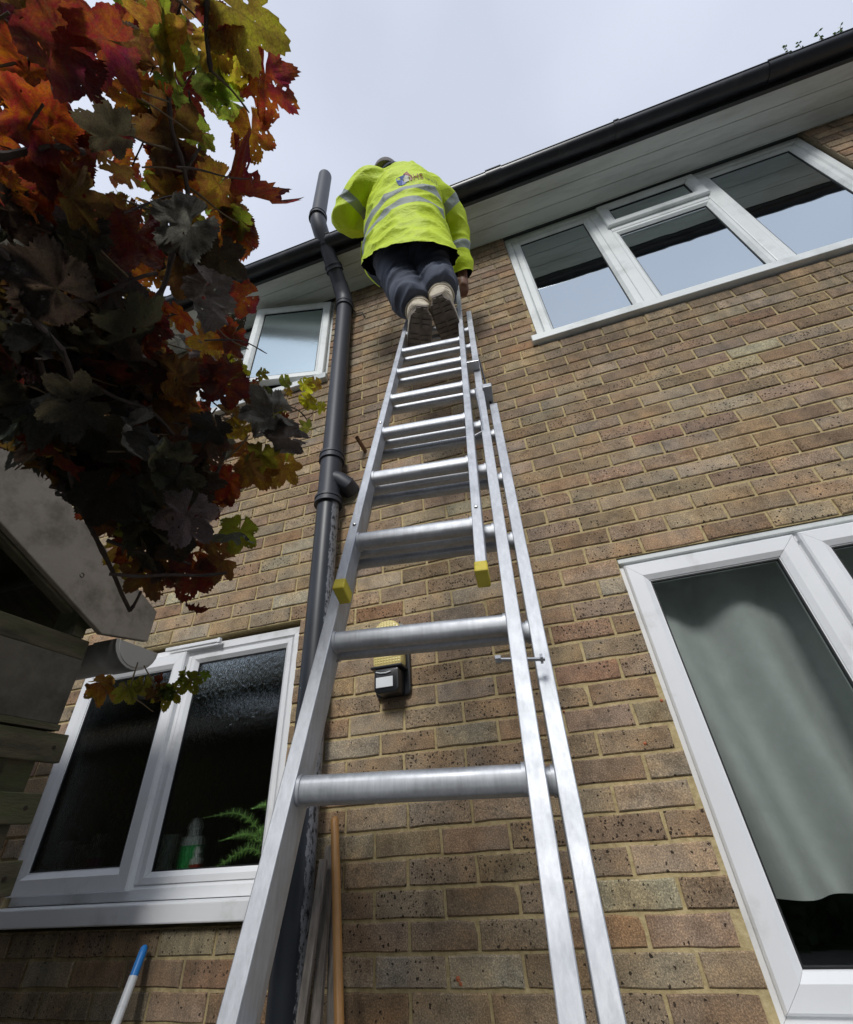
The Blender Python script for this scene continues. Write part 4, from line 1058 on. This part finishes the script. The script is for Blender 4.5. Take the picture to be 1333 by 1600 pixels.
q = MB(); q.box(px0 - .1, px0 - .001, -.70, -.66, .1355, .30); q.obj('bracket_block', M['moss'], shed)
# curled hook on the barge board
q = MB(); p = b0 + dv * .30 - nv * .135 + X_ * .002
q.tube([p + (dv * math.cos(a) + nv * math.sin(a)) * .007 for a in [R(30 + 300 * i / 12) for i in range(13)]], .0012, 6); q.obj('hook', M['dark'], shed)

# ------------------------------------------------------------------ grape vine
def leaf_mat(name, dead=False):
    m, n, b, o = mat(name)
    oi = N(n, 'ObjectInfo') if not dead else N(n, 'Attribute', attribute_name='bc')
    col = oi.outputs['Color']; al = oi.outputs['Alpha']
    tcn = N(n, 'TexCoord'); v = tcn.outputs['UV']
    ad = N(n, 'VectorMath', operation='ADD'); n.links.new(v, ad.inputs[0])
    if dead: n.links.new(N(n, 'NewGeometry').outputs['Position'], ad.inputs[1])
    else: n.links.new(oi.outputs['Location'], ad.inputs[1])
    v2 = ad.outputs[0]
    f = tex(n, v2, 3.2, 5, .65, .4)
    hsv = N(n, 'HueSaturation'); n.links.new(col, hsv.inputs['Color'])
    # yellowing or reddening patches: alpha decides how far the blotch colour goes
    blot = ramp(n, f, [(.42, (0, 0, 0)), (.62, (1, 1, 1))])
    hs = N(n, 'HueSaturation'); hs.inputs['Hue'].default_value = .545; hs.inputs['Saturation'].default_value = 1.05; hs.inputs['Value'].default_value = 1.25
    n.links.new(col, hs.inputs['Color'])
    c = mixc(n, blot, col, hs.outputs[0])
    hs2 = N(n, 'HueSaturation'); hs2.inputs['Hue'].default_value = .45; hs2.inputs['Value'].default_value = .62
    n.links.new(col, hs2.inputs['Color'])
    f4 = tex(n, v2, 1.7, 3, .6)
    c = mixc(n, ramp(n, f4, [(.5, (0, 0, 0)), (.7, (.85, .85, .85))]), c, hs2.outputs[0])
    # net of fine veins and cell texture
    vv = N(n, 'TexVoronoi', feature='DISTANCE_TO_EDGE'); vv.inputs['Scale'].default_value = 9; n.links.new(v2, vv.inputs['Vector'])
    net = ramp(n, vv.outputs['Distance'], [(0.0, (1, 1, 1)), (.07, (0, 0, 0))])
    c = mixc(n, mth(n, 'MULTIPLY', net, .5), c, mixc(n, .55, c, (.05, .035, .015)))
    f9 = tex(n, v2, 26, 4, .7)
    c = mixc(n, 1.0, c, ramp(n, f9, [(.35, (.72, .72, .70)), (.6, (1.12, 1.12, 1.1))]), 'MULTIPLY')
    # veins
    sep = N(n, 'SeparateXYZ'); n.links.new(v, sep.inputs[0])
    ang = mth(n, 'ARCTAN2', sep.outputs[0], sep.outputs[1]); rad = N(n, 'VectorMath', operation='LENGTH'); n.links.new(v, rad.inputs[0])
    wv = mth(n, 'ABSOLUTE', mth(n, 'SINE', mth(n, 'MULTIPLY', ang, 2.6)))
    main = mth(n, 'LESS_THAN', mth(n, 'MULTIPLY', wv, rad.outputs['Value']), .035)
    sv = mth(n, 'ABSOLUTE', mth(n, 'SINE', mth(n, 'ADD', mth(n, 'MULTIPLY', rad.outputs['Value'], 22), mth(n, 'MULTIPLY', wv, -6))))
    side = mth(n, 'MULTIPLY', mth(n, 'LESS_THAN', sv, .16), .45)
    vein = mth(n, 'MAXIMUM', main, side)
    c = mixc(n, mth(n, 'MULTIPLY', vein, .55), c, mixc(n, .5, c, (.10, .085, .04)))
    dif = N(n, 'BsdfPrincipled'); dif.inputs['Roughness'].default_value = .55; dif.inputs['Specular IOR Level'].default_value = .35
    # the felted underside is greyer than the upper side
    gb = N(n, 'NewGeometry')
    und = mixc(n, .45, c, (.13, .13, .12))
    cc = mixc(n, gb.outputs['Backfacing'], mixc(n, .55, c, (.02, .02, .01), 'MIX'), und)
    n.links.new(mixc(n, 1.0, cc, .55, 'MULTIPLY'), dif.inputs['Base Color'])
    bump(n, dif, mth(n, 'MAXIMUM', vein, mth(n, 'MULTIPLY', net, .5)), .9, .006, bump(n, None, tex(n, v2, 9, 4, .65), 1.0, .02))
    trn = N(n, 'BsdfTranslucent'); n.links.new(mixc(n, 1.0, c, (1.2, 1.12, 1.0), 'MULTIPLY'), trn.inputs[0])
    mm = N(n, 'MixShader'); mm.inputs[0].default_value = .6; n.links.new(dif.outputs[0], mm.inputs[1]); n.links.new(trn.outputs[0], mm.inputs[2])
    # small insect holes and tears
    fh = tex(n, v2, 6.5, 2, .5, .3); hole = mth(n, 'GREATER_THAN', fh, .70)
    tp = N(n, 'BsdfTransparent'); m3 = N(n, 'MixShader'); n.links.new(hole, m3.inputs[0]); n.links.new(mm.outputs[0], m3.inputs[1]); n.links.new(tp.outputs[0], m3.inputs[2])
    n.links.new(m3.outputs[0], o.inputs[0]); n.nodes.remove(b)
    return m
M['leaf'] = leaf_mat('vine_leaf'); M['leaf_far'] = leaf_mat('vine_leaf_mass', True)
M['bark'] = simple('vine_bark', (.055, .040, .032), .85, var=.5, nscale=30, bmp=.5, bscale=120)
M['twig'] = simple('green_brown_twig', (.11, .075, .035), .7, var=.3, nscale=30)
def leaf_geo(r, curl=0.0, crumple=0.0, fold=0.0):
    ld = r.choice((.30, .40, .50, .58))
    """unit grape leaf: petiole at the origin, tip towards +y; returns verts, faces, uvs"""
    lobes = [(0, 1.0, .34), (54, .90, .32), (-54, .90, .32), (108, .74, .34), (-108, .74, .34), (152, .56, .3), (-152, .56, .3)]
    out_ = []; NP = 100
    for i in range(NP):
        a = -172 + 344 * i / (NP - 1); rad_ = 0
        for c_, L, w_ in lobes:
            d = abs(a - c_) / 57.3; rad_ = max(rad_, L * (1 - ld * min(1, (d / w_) / 1.7) ** 1.6))
        rad_ = max(rad_, .50) * (1 + (.035 if i % 2 else -.03) + r.uniform(-.022, .022))
        out_.append((rad_ * math.sin(R(a)), rad_ * math.cos(R(a))))
    vs = []; uv = []; ph = r.uniform(0, 10)
    def z_of(x, y):
        rr_ = math.hypot(x, y); aa = math.atan2(x, y)
        z = curl * rr_ * rr_ * .6 + fold * abs(x) * .8
        z += -.06 * abs(math.sin(aa * 2.6)) * rr_ + .04
        z += crumple * (.22 * noise.noise(Vector((x * 2.1 + ph, y * 2.1, ph))) + .10 * noise.noise(Vector((x * 5 + ph, y * 5, 2 * ph))))
        return z
    rings_ = [.0, .34, .68, 1.0]
    vs.append((0, 0, z_of(0, 0))); uv.append((0, 0)); f_ = []
    idx = []
    for k, s_ in enumerate(rings_[1:]):
        pts = out_ if k == 2 else [out_[i] for i in range(0, NP, 3 if k == 0 else 2)]
        row = []
        for (x, y) in pts:
            x_, y_ = x * s_, y * s_
            if k < 2:
                q_ = math.hypot(x_, y_)
            row.append(len(vs)); vs.append((x_, y_, z_of(x_, y_))); uv.append((x_, y_))
        idx.append(row)
    r1, r2, r3 = idx
    for i in range(len(r1) - 1): f_.append((0, r1[i + 1], r1[i]))
    def bridge(A, B):
        i = j = 0
        while i < len(A) - 1 or j < len(B) - 1:
            ta = (i + 1) / (len(A) - 1) if i < len(A) - 1 else 9; tb = (j + 1) / (len(B) - 1) if j < len(B) - 1 else 9
            if ta < tb: f_.append((A[i], A[i + 1], B[j])); i += 1
            else: f_.append((A[i], B[j + 1], B[j])); j += 1
    bridge(r1, r2); bridge(r2, r3)
    return vs, f_, uv
lr = random.Random(21)
LV = []
specs = [(-.45, .9, .15), (.4, 1.2, -.15), (-.8, 1.1, .3), (.1, 1.7, .4), (-.3, .9, -.4), (.7, 1.4, .25), (-1.1, 1.4, .15), (.0, 2.2, .5), (-.45, .6, .05), (.25, .8, -.05), (-.9, 1.5, -.5), (.3, 2.4, -.3)]
for cu_, cr_, fo in specs:
    vs, fs, uv = leaf_geo(lr, cu_, cr_, fo)
    me = bpy.data.meshes.new('leaf'); me.from_pydata(vs, [], fs); ul = me.uv_layers.new(name='UVMap')
    for lp_ in me.loops: ul.data[lp_.index].uv = uv[lp_.vertex_index]
    for p_ in me.polygons: p_.use_smooth = True
    me.materials.append(M['leaf']); LV.append((me, vs, fs, uv))
vine = empty('grape_vine', (-1.5, -.9, .5), 'grape vine with red, orange and yellow-green autumn leaves sprawling over the shed roof', 'plant')
VI = parent_inv(vine)
COLS = {'red': (.34, .038, .022), 'orange': (.40, .11, .028), 'amber': (.36, .20, .038), 'olive': (.28, .25, .035), 'yellow': (.62, .52, .05), 'lime': (.34, .38, .06),
        'brown': (.20, .085, .035), 'maroon': (.20, .02, .022), 'dark': (.072, .056, .042), 'grey': (.18, .175, .18), 'green': (.16, .19, .04)}
leafcount = 0; farleaf = []
def put_leaf(px_, py_, dist, size, facing, rot, colname, var=None, small=False):
    """facing: vector the upper face looks to; rot: angle of the tip in the leaf plane"""
    global leafcount
    p = far(px_, py_, dist)
    zax = facing.normalized(); yax = Vector((0, 0, -1)) - zax * Vector((0, 0, -1)).dot(zax)
    if yax.length < .05: yax = Vector((1, 0, 0)) - zax * zax.x
    yax.normalize(); yax = Matrix.Rotation(rot, 3, zax) @ yax; xax = yax.cross(zax)
    Mx = Matrix((xax, yax, zax)).transposed().to_4x4()
    c_ = COLS[colname]; k = lr.uniform(.75, 1.25); col = (min(1, c_[0] * k), min(1, c_[1] * k * lr.uniform(.8, 1.25)), c_[2] * k, lr.random())
    me, vs, fs, uv = LV[var if var is not None else lr.randrange(len(LV))]
    p = p - yax * size * .3
    k_ = size * (.50 if size > .1 else .54)
    T = Matrix.Translation(p) @ Mx @ Matrix.Diagonal((k_ * lr.uniform(.78, 1.1), k_ * lr.uniform(.85, 1.1), k_ * lr.uniform(.9, 1.6), 1))
    if leafcount < 296:
        o_ = bpy.data.objects.new('leaf', me); C.objects.link(o_); o_.matrix_basis = T; o_.parent = vine; o_.matrix_parent_inverse = VI; o_.color = col
        leafcount += 1
    else: farleaf.append((T, vs, fs, uv, col))
def tocam(px_, py_, jit=.8):
    d = -ray(px_, py_).normalized(); return (d * lr.choice((-1, -1, -1, 1)) + Vector((lr.gauss(0, jit), lr.gauss(0, jit), lr.gauss(0, jit) + .0)))
# leaves that stand out by themselves: x, y, distance, size, colour, rotation, jitter, variant
feature = [
 (415, 45, .94, .145, 'olive', 2.6, .15, 8), (412, 165, .98, .125, 'red', .6, .3, 3), (398, 235, 1.0, .09, 'orange', 0, .3, 0), (345, 30, .95, .07, 'maroon', 0, .6, 2),
 (255, 30, .95, .115, 'olive', 1.2, .3, 0), (275, 60, 1.0, .08, 'brown', .3, .6, 3), (210, 85, 1.0, .09, 'brown', .3, .8, 4), (135, 190, .86, .11, 'dark', .1, .25, 9), (230, 200, .95, .14, 'brown', .3, .3, 8),
 (45, 60, .80, .14, 'maroon', .2, .35, 0), (110, 60, .84, .12, 'maroon', -.4, .35, 4), (45, 180, .95, .15, 'red', .2, .3, 8), (20, 140, .88, .14, 'red', 1, .3, 0), (75, 290, .95, .12, 'red', .5, .3, 1), (30, 320, .9, .10, 'orange', .2, .5, 3),
 (150, 320, .82, .10, 'brown', -.8, .4, 9), (330, 90, .98, .08, 'amber', 0, .3, 0), (350, 110, 1.0, .08, 'yellow', 0, .3, 1), (345, 155, 1.0, .07, 'lime', 0, .4, 1), (300, 215, 1.0, .06, 'lime', 0, .3, 8), (285, 250, 1.0, .05, 'lime', 3, .3, 1),
 (270, 290, 1.0, .10, 'orange', 0, .3, 0), (240, 320, .95, .11, 'amber', .3, .3, 8), (320, 310, 1.02, .115, 'amber', .2, .3, 0), (355, 330, 1.02, .08, 'olive', -.3, .3, 4), (385, 320, .95, .14, 'maroon', 0, .9, 10), (350, 375, 1.02, .11, 'orange', .5, .25, 1),
 (305, 405, 1.0, .12, 'amber', 0, .25, 8), (345, 430, .95, .11, 'dark', .2, .4, 9), (362, 470, 1.0, .09, 'red', 0, .3, 0), (265, 370, .85, .11, 'grey', .9, .5, 11), (320, 490, .86, .13, 'grey', .7, .4, 7), (352, 540, .98, .10, 'red', .3, .3, 8), (350, 535, .98, .08, 'orange', .2, .3, 1),
 (180, 505, .82, .165, 'dark', .4, .35, 9), (75, 640, .78, .15, 'dark', .6, .35, 8), (205, 545, .84, .12, 'dark', -.3, .4, 9), (40, 520, .8, .15, 'dark', .2, .4, 9), (30, 420, .8, .15, 'dark', .8, .4, 1), (120, 420, .85, .15, 'dark', .8, .4, 1), (200, 400, .9, .12, 'maroon', .2, .3, 0), (230, 480, .98, .07, 'orange', .8, .3, 3),
 (330, 610, .9, .12, 'maroon', .2, .4, 0), (310, 600, .9, .10, 'maroon', 1, .4, 4), (275, 625, 1.0, .07, 'orange', .4, .3, 3), (395, 650, .86, .115, 'grey', .9, .45, 7), (430, 680, .88, .10, 'grey', 1.2, .5, 11), (365, 680, .98, .08, 'amber', .2, .3, 0), (375, 705, 1.0, .06, 'orange', 1, .3, 1),
 (405, 730, .90, .085, 'olive', 0, .35, 4), (410, 750, .95, .105, 'amber', -.5, .25, 0), (435, 750, .96, .105, 'amber', .5, .25, 8), (440, 715, 1.0, .06, 'yellow', 0, .3, 1), (345, 765, .98, .09, 'red', .5, .3, 0), (300, 710, .84, .13, 'brown', .3, .35, 9), (330, 700, .85, .13, 'dark', -.4, .35, 9), (395, 740, .85, .07, 'brown', 0, .8, 2),
 (280, 840, .80, .170, 'grey', .2, .35, 9), (345, 830, .84, .135, 'grey', -.6, .35, 8), (260, 780, .80, .14, 'dark', .4, .4, 9), (370, 850, .95, .095, 'olive', 0, .25, 0), (320, 880, .98, .11, 'brown', .9, .25, 8), (290, 925, .98, .135, 'maroon', .1, .25, 0), (240, 920, .98, .13, 'brown', -.3, .3, 8), (325, 900, 1.0, .08, 'red', -.8, .25, 1), (310, 955, 1.0, .05, 'maroon', .2, .6, 3),
 (165, 760, .95, .08, 'orange', .6, .3, 3), (150, 710, .98, .06, 'yellow', .6, .3, 3), (205, 845, 1.02, .07, 'lime', .2, .3, 3), (195, 830, 1.03, .05, 'yellow', .2, .3, 1), (235, 720, .78, .12, 'dark', .9, .5, 6), (190, 690, .8, .12, 'grey', .2, .6, 6), (145, 800, .86, .14, 'dark', .2, .5, 1), (250, 860, .9, .12, 'dark', .2, .5, 1),
 # the thin sprig reaching over the upstairs window
 (352, 572, 1.05, .050, 'yellow', .4, .3, 8), (375, 590, 1.05, .055, 'yellow', .2, .3, 0), (405, 590, 1.1, .045, 'lime', -.8, .3, 4), (392, 598, 1.1, .035, 'maroon', 0, .3, 3), (447, 603, 1.15, .042, 'lime', .5, .3, 1), (452, 615, 1.15, .03, 'amber', .2, .3, 8), (480, 610, 1.18, .06, 'yellow', -.4, .3, 8), (492, 605, 1.18, .045, 'amber', .3, .3, 0),
 (487, 633, 1.16, .055, 'yellow', .9, .3, 1), (500, 640, 1.17, .04, 'yellow', -.4, .3, 8), (470, 673, 1.12, .068, 'lime', .1, .2, 8), (428, 652, 1.1, .052, 'lime', .2, .3, 0), (420, 620, 1.08, .045, 'green', .8, .4, 4), (385, 625, 1.03, .07, 'brown', .4, .4, 3), (405, 648, 1.03, .045, 'red', .4, .3, 1), (415, 655, 1.05, .05, 'maroon', .6, .4, 2), (444, 655, 1.1, .03, 'maroon', .2, .3, 3), (440, 640, 1.1, .04, 'olive', .2, .3, 4),
 # the cluster hanging below the shed gutter
 (172, 1075, 1.20, .075, 'amber', 1.1, .45, 6), (205, 1090, 1.18, .075, 'olive', .8, .5, 4), (222, 1082, 1.18, .05, 'lime', .2, .4, 1), (260, 1098, 1.15, .082, 'olive', .1, .3, 8), (245, 1090, 1.16, .05, 'brown', .6, .5, 3), (302, 1072, 1.13, .060, 'olive', .6, .4, 4), (292, 1052, 1.13, .038, 'olive', 1.4, .4, 1), (322, 1060, 1.12, .035, 'lime', .3, .4, 8), (250, 1065, 1.16, .03, 'maroon', .4, .5, 3), (265, 1088, 1.15, .04, 'green', .4, .6, 11)]
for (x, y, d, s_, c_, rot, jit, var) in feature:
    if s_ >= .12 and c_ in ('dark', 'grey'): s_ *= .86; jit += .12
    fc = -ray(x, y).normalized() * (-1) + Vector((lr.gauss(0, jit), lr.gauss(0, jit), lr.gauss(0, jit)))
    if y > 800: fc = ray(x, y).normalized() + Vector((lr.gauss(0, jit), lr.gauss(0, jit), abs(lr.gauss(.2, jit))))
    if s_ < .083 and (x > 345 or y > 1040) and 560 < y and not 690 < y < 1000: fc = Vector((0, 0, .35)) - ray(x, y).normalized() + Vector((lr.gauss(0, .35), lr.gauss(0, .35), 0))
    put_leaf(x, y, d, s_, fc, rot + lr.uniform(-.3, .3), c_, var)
# the body of the crown, sampled inside its outline
def inside(x, y, P_):
    c_ = False; j = len(P_) - 1
    for i in range(len(P_)):
        (xi, yi), (xj, yj) = P_[i], P_[j]
        if (yi > y) != (yj > y) and x < (xj - xi) * (y - yi) / (yj - yi) + xi: c_ = not c_
        j = i
    return c_
OUT = [(-60, -60), (80, -60), (70, 20), (60, 60), (80, 110), (140, 120), (165, 60), (190, 40), (200, -60), (330, -60), (350, 40), (330, 110), (370, 150), (345, 230), (375, 300), (350, 400), (355, 500), (360, 560), (385, 660), (365, 760), (340, 830), (300, 880), (240, 905), (215, 900), (130, 800), (60, 720), (-60, 640)]
DARKZ = [(-60, 330), (80, 380), (160, 440), (240, 520), (270, 620), (300, 740), (300, 860), (230, 880), (130, 800), (60, 720), (-60, 640)]  # dark leaf colours in this zone paint in the shade under dense leaves
cnt = 0
while cnt < 470:
    x, y = lr.uniform(-60, 400), lr.uniform(-60, 910)
    if not inside(x, y, OUT): continue
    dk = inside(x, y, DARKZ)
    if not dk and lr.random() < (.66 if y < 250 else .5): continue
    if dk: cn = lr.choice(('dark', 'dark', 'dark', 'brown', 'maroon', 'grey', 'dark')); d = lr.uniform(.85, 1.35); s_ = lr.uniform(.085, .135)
    else:
        pal = ('red', 'red', 'maroon', 'brown', 'maroon', 'brown') if x < 150 else ('orange', 'olive', 'olive', 'brown', 'brown', 'maroon', 'amber', 'green') if y < 420 else ('red', 'maroon', 'brown', 'dark', 'amber', 'grey', 'orange')
        cn = lr.choice(pal); d = lr.uniform(.95, 1.35); s_ = lr.uniform(.055, .105)
    # keep behind nothing solid: the shed roof and wall
    p = far(x, y, d)
    if p.y > -.12: continue
    fc = Vector((lr.gauss(0, .55), lr.gauss(0, .55), 1.0)) if dk or lr.random() < .5 else ray(x, y).normalized() + Vector((lr.gauss(0, .6), lr.gauss(0, .6), lr.gauss(0, .6)))
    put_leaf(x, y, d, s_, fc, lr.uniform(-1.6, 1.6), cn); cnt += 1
V = []; F = []; UVv = []; CO = []
for T, vs, fs, uv, col in farleaf:
    b0_ = len(V); V += [tuple(T @ Vector(v_)) for v_ in vs]; F += [tuple(b0_ + i for i in f_) for f_ in fs]; UVv += uv; CO += [col] * len(vs)
me = bpy.data.meshes.new('leaves'); me.from_pydata(V, [], F); ul = me.uv_layers.new(name='UVMap')
for lp_ in me.loops: ul.data[lp_.index].uv = UVv[lp_.vertex_index]
at_ = me.color_attributes.new('bc', 'FLOAT_COLOR', 'POINT')
for i, c_ in enumerate(CO): at_.data[i].color = c_
for p_ in me.polygons: p_.use_smooth = True
me.materials.append(M['leaf_far']); o_ = bpy.data.objects.new('leaves', me); C.objects.link(o_); parent(o_, vine); tag(o_, kind='stuff')
# stems
def stem(pts, r0, r1, m_='bark', name='stem', wob=.006):
    P = [far(*p) for p in pts]; P2, _ = smooth_pts(P, [1] * len(P), 6); n_ = len(P2)
    P2 = [p + Vector((noise.noise(p * 14), noise.noise(p * 14 + Vector((5, 5, 5))), noise.noise(p * 14 + Vector((9, 1, 3))))) * wob for p in P2]
    q = MB(); q.tube(P2, [(r0 + (r1 - r0) * i / (n_ - 1)) * (1.35 if i % 7 == 3 else 1) for i in range(n_)], 8)
    q.obj(name, M[m_], vine, smooth=True)
stem([(318, -30, .95), (320, 50, .95), (330, 115, .95)], .0035, .003)
stem([(330, 112, .95), (360, 140, .96), (390, 182, .97)], .002, .0012, 'twig')
stem([(262, 150, .92), (268, 205, .92), (287, 268, .92), (290, 330, .92), (270, 400, .92), (252, 450, .92), (225, 500, .92), (205, 560, .93)], .0028, .0045)
stem([(316, 230, .93), (290, 268, .92)], .0018, .0022); stem([(175, 195, .9), (225, 225, .91), (268, 238, .92)], .0012, .0018, 'twig')
stem([(290, 290, .93), (330, 318, .93), (372, 346, .94)], .0018, .0012, 'twig'); stem([(225, 262, .9), (258, 264, .91), (287, 270, .92)], .0012, .0016, 'twig')
stem([(195, 308, .9), (240, 325, .91), (275, 342, .92)], .0012, .0016, 'twig')
stem([(-30, 245, .9), (40, 240, .9), (95, 232, .9), (130, 238, .92)], .005, .0035)
stem([(-30, 370, .82), (8, 402, .82), (28, 440, .82), (55, 502, .82), (90, 545, .82), (115, 600, .84), (125, 640, .86)], .0055, .004)
stem([(18, 415, .82), (80, 465, .84), (140, 470, .88), (195, 440, .9), (245, 425, .92)], .003, .0028)
stem([(125, 360, .85), (165, 400, .86), (198, 432, .88)], .0016, .002, 'twig')
stem([(60, 560, .86), (90, 660, .9), (110, 745, .94), (120, 790, .97), (160, 860, 1.0), (200, 955, 1.05)], .0045, .0035)
stem([(200, 955, 1.05), (210, 940, 1.05), (220, 925, 1.05)], .003, .0022)
stem([(110, 650, .9), (190, 690, .9), (260, 730, .9), (330, 800, .92)], .0035, .002)
stem([(120, 590, .9), (180, 620, .9), (240, 650, .92), (290, 700, .95)], .004, .003)
stem([(165, 845, .92), (230, 865, .93), (300, 880, .94)], .0035, .002); stem([(170, 900, .92), (260, 898, .92), (355, 896, .92)], .003, .0028)
stem([(270, 770, .9), (320, 760, .9), (345, 730, .9), (350, 690, .91), (320, 650, .92), (315, 640, .92)], .003, .0028)
stem([(345, 725, .9), (375, 700, .92), (395, 680, .93)], .0018, .0012, 'twig')
stem([(200, 590, .95), (300, 595, 1.0), (350, 603, 1.05), (400, 605, 1.08), (440, 630, 1.12), (470, 645, 1.14), (482, 660, 1.15)], .0032, .0012, wob=.003)
for a, b_ in (((430, 622, 1.11), (452, 606, 1.15)), ((470, 645, 1.14), (485, 622, 1.17)), ((478, 655, 1.15), (490, 638, 1.16)), ((395, 605, 1.08), (406, 592, 1.1)), ((440, 630, 1.12), (432, 650, 1.1)), ((480, 660, 1.15), (470, 668, 1.12))):
    stem([a, ((a[0] + b_[0]) / 2 + 3, (a[1] + b_[1]) / 2 + 3, (a[2] + b_[2]) / 2), b_], .0009, .0007, 'twig', wob=.001)
stem([(215, 1035, 1.2), (204, 1080, 1.19), (225, 1100, 1.18), (240, 1112, 1.17)], .0014, .0008, 'twig', wob=.002)
stem([(225, 1040, 1.2), (245, 1075, 1.17), (262, 1090, 1.16), (280, 1078, 1.14), (300, 1062, 1.13), (318, 1060, 1.12)], .0013, .0008, 'twig', wob=.002)
stem([(188, 1068, 1.19), (204, 1082, 1.19)], .0009, .0008, 'twig', wob=.001)
# thin twigs running through the crown
tw = random.Random(77)
for k in range(60):
    x, y = tw.uniform(-20, 350), tw.uniform(-20, 850)
    if not inside(x, y, OUT): continue
    a = tw.uniform(-.6, 2.4); L = tw.uniform(50, 130); d = tw.uniform(.84, 1.05)
    stem([(x, y, d), (x + math.cos(a) * L * .5 + tw.uniform(-12, 12), y + math.sin(a) * L * .5 + tw.uniform(-12, 12), d + .02), (x + math.cos(a) * L, y + math.sin(a) * L, d + .04)], .0016, .0009, tw.choice(('twig', 'twig', 'bark')), wob=.004)
# curled tendrils
for (x, y, d) in ((478, 665, 1.14), (445, 632, 1.12), (232, 1082, 1.17), (300, 380, .95), (170, 180, .9), (255, 905, .95), (395, 600, 1.07)):
    c0 = far(x, y, d); q = MB(); P = []
    for i in range(22):
        a = i * .55; rr_ = .012 * (1 - i / 30); P.append(c0 + Vector((rr_ * math.cos(a) + .0015 * i, .0008 * i, rr_ * math.sin(a) - .0006 * i)))
    q.tube(P, .0006, 5); q.obj('tendril', M['twig'], vine)

# ------------------------------------------------------------------ weeds in the gutter
wd = empty('gutter_weed', (2.5, -.38, 3.25), 'small sprig of weeds growing out of the gutter at top right', 'plant')
q = MB(); q2 = MB(); wr = random.Random(4)
for k in range(9):
    b0_ = Vector((2.28 + .075 * k, -.40 + wr.uniform(-.02, .02), 3.235)); P = [b0_]
    dd = Vector((wr.uniform(-.2, .4), wr.uniform(-.35, -.05), 1)).normalized()
    for i in range(6): P.append(P[-1] + dd * wr.uniform(.012, .026)); dd = (dd + Vector((wr.uniform(-.2, .35), wr.uniform(-.15, .1), 0))).normalized()
    q.tube(P, .0012, 5)
    for p in P[2:]:
        for _ in range(2):
            a = Vector((wr.uniform(-1, 1), wr.uniform(-1, 1), wr.uniform(-.3, 1))).normalized() * wr.uniform(.012, .026); s_ = a.cross(Vector((0, .3, 1))).normalized() * .006
            q2.add([p, p + a * .5 + s_, p + a, p + a * .5 - s_], [(0, 1, 2, 3)])
q.obj('stem', M['twig'], wd); q2.obj('foliage', M['fern'], wd)

# ------------------------------------------------------------------ garden behind the viewer (seen in the glass)
M['tree_leaf'] = simple('tree_foliage', (.045, .075, .025), .8, var=.5, nscale=2)
for ti, (tx, ty, th, tr_, lb) in enumerate(((-5.6, -10.5, 5.0, 2.6, 'lowest garden tree, behind the viewer and left of the rest'), (-0.6, -10.0, 5.8, 2.4, 'round garden tree straight behind the viewer'), (3.2, -9.2, 6.6, 2.7, 'tallest garden tree behind the viewer'), (7.6, -9.0, 6.0, 2.7, 'garden tree behind the viewer on the far right'), (-10.5, -8, 5.0, 3.0, 'broad low garden tree far to the left behind the viewer'))):
    t_ = empty('garden_tree', (tx, ty, GZ), lb, 'tree', 'garden trees behind the viewer'); tr2 = random.Random(ti)
    q = MB(); q.tube([(tx, ty, GZ), (tx + .1, ty, GZ + th * .35), (tx, ty + .1, GZ + th * .75)], [.2, .14, .05], 10)
    for k in range(7):
        a = tr2.uniform(0, 6.28); q.tube([(tx, ty, GZ + th * (.25 + .05 * k)), (tx + math.cos(a) * tr_ * .7, ty + math.sin(a) * tr_ * .7, GZ + th * (.4 + .07 * k))], [.07, .02], 6)
    q.obj('trunk', M['bark'], t_)
    q = MB()
    for k in range(6500):
        a = tr2.uniform(0, 6.28); zz = tr2.uniform(-1, 1); rr_ = tr2.uniform(.55, 1) ** .5
        d_ = Vector((math.cos(a) * math.sqrt(1 - zz * zz), math.sin(a) * math.sqrt(1 - zz * zz), zz))
        d_ *= rr_ * (1 + .25 * noise.noise(d_ * 2.3 + Vector((ti * 3, 0, 0))))
        p = Vector((tx, ty, GZ + th * .56)) + Vector((d_.x * tr_, d_.y * tr_, d_.z * th * .5)); s_ = .27
        u1 = Vector((tr2.gauss(0, 1), tr2.gauss(0, 1), tr2.gauss(0, 1))).normalized() * s_; u2 = u1.orthogonal().normalized() * s_ * .6
        q.add([p - u1, p + u2, p + u1, p - u2], [(0, 1, 2, 3)])
    q.obj('crown', M['tree_leaf'], t_)

hd = empty('added_hedge', (0, -7.2, GZ), 'long clipped hedge added behind the viewer to darken the window reflections', 'hedge'); hr = random.Random(9)  # unseen hedge, added to block the bright sky below the tree crowns in reflections
q = MB(); q.box(-16, 14, -7.6, -6.9, GZ, GZ + 1.9); q.obj('core', M['tree_leaf'], hd)
q = MB()
for k in range(9000):
    f_ = hr.random()
    p = Vector((hr.uniform(-16, 14), -6.85 + hr.uniform(-.1, .1), hr.uniform(GZ, GZ + 2.05))) if f_ < .7 else Vector((hr.uniform(-16, 14), hr.uniform(-7.7, -6.8), GZ + 1.95 + hr.uniform(-.1, .12)))
    u1 = Vector((hr.gauss(0, 1), hr.gauss(0, 1), hr.gauss(0, 1))).normalized() * .1; u2 = u1.orthogonal().normalized() * .06
    q.add([p - u1, p + u2, p + u1, p - u2], [(0, 1, 2, 3)])
tag(q.obj('foliage', M['tree_leaf'], hd), kind='stuff')
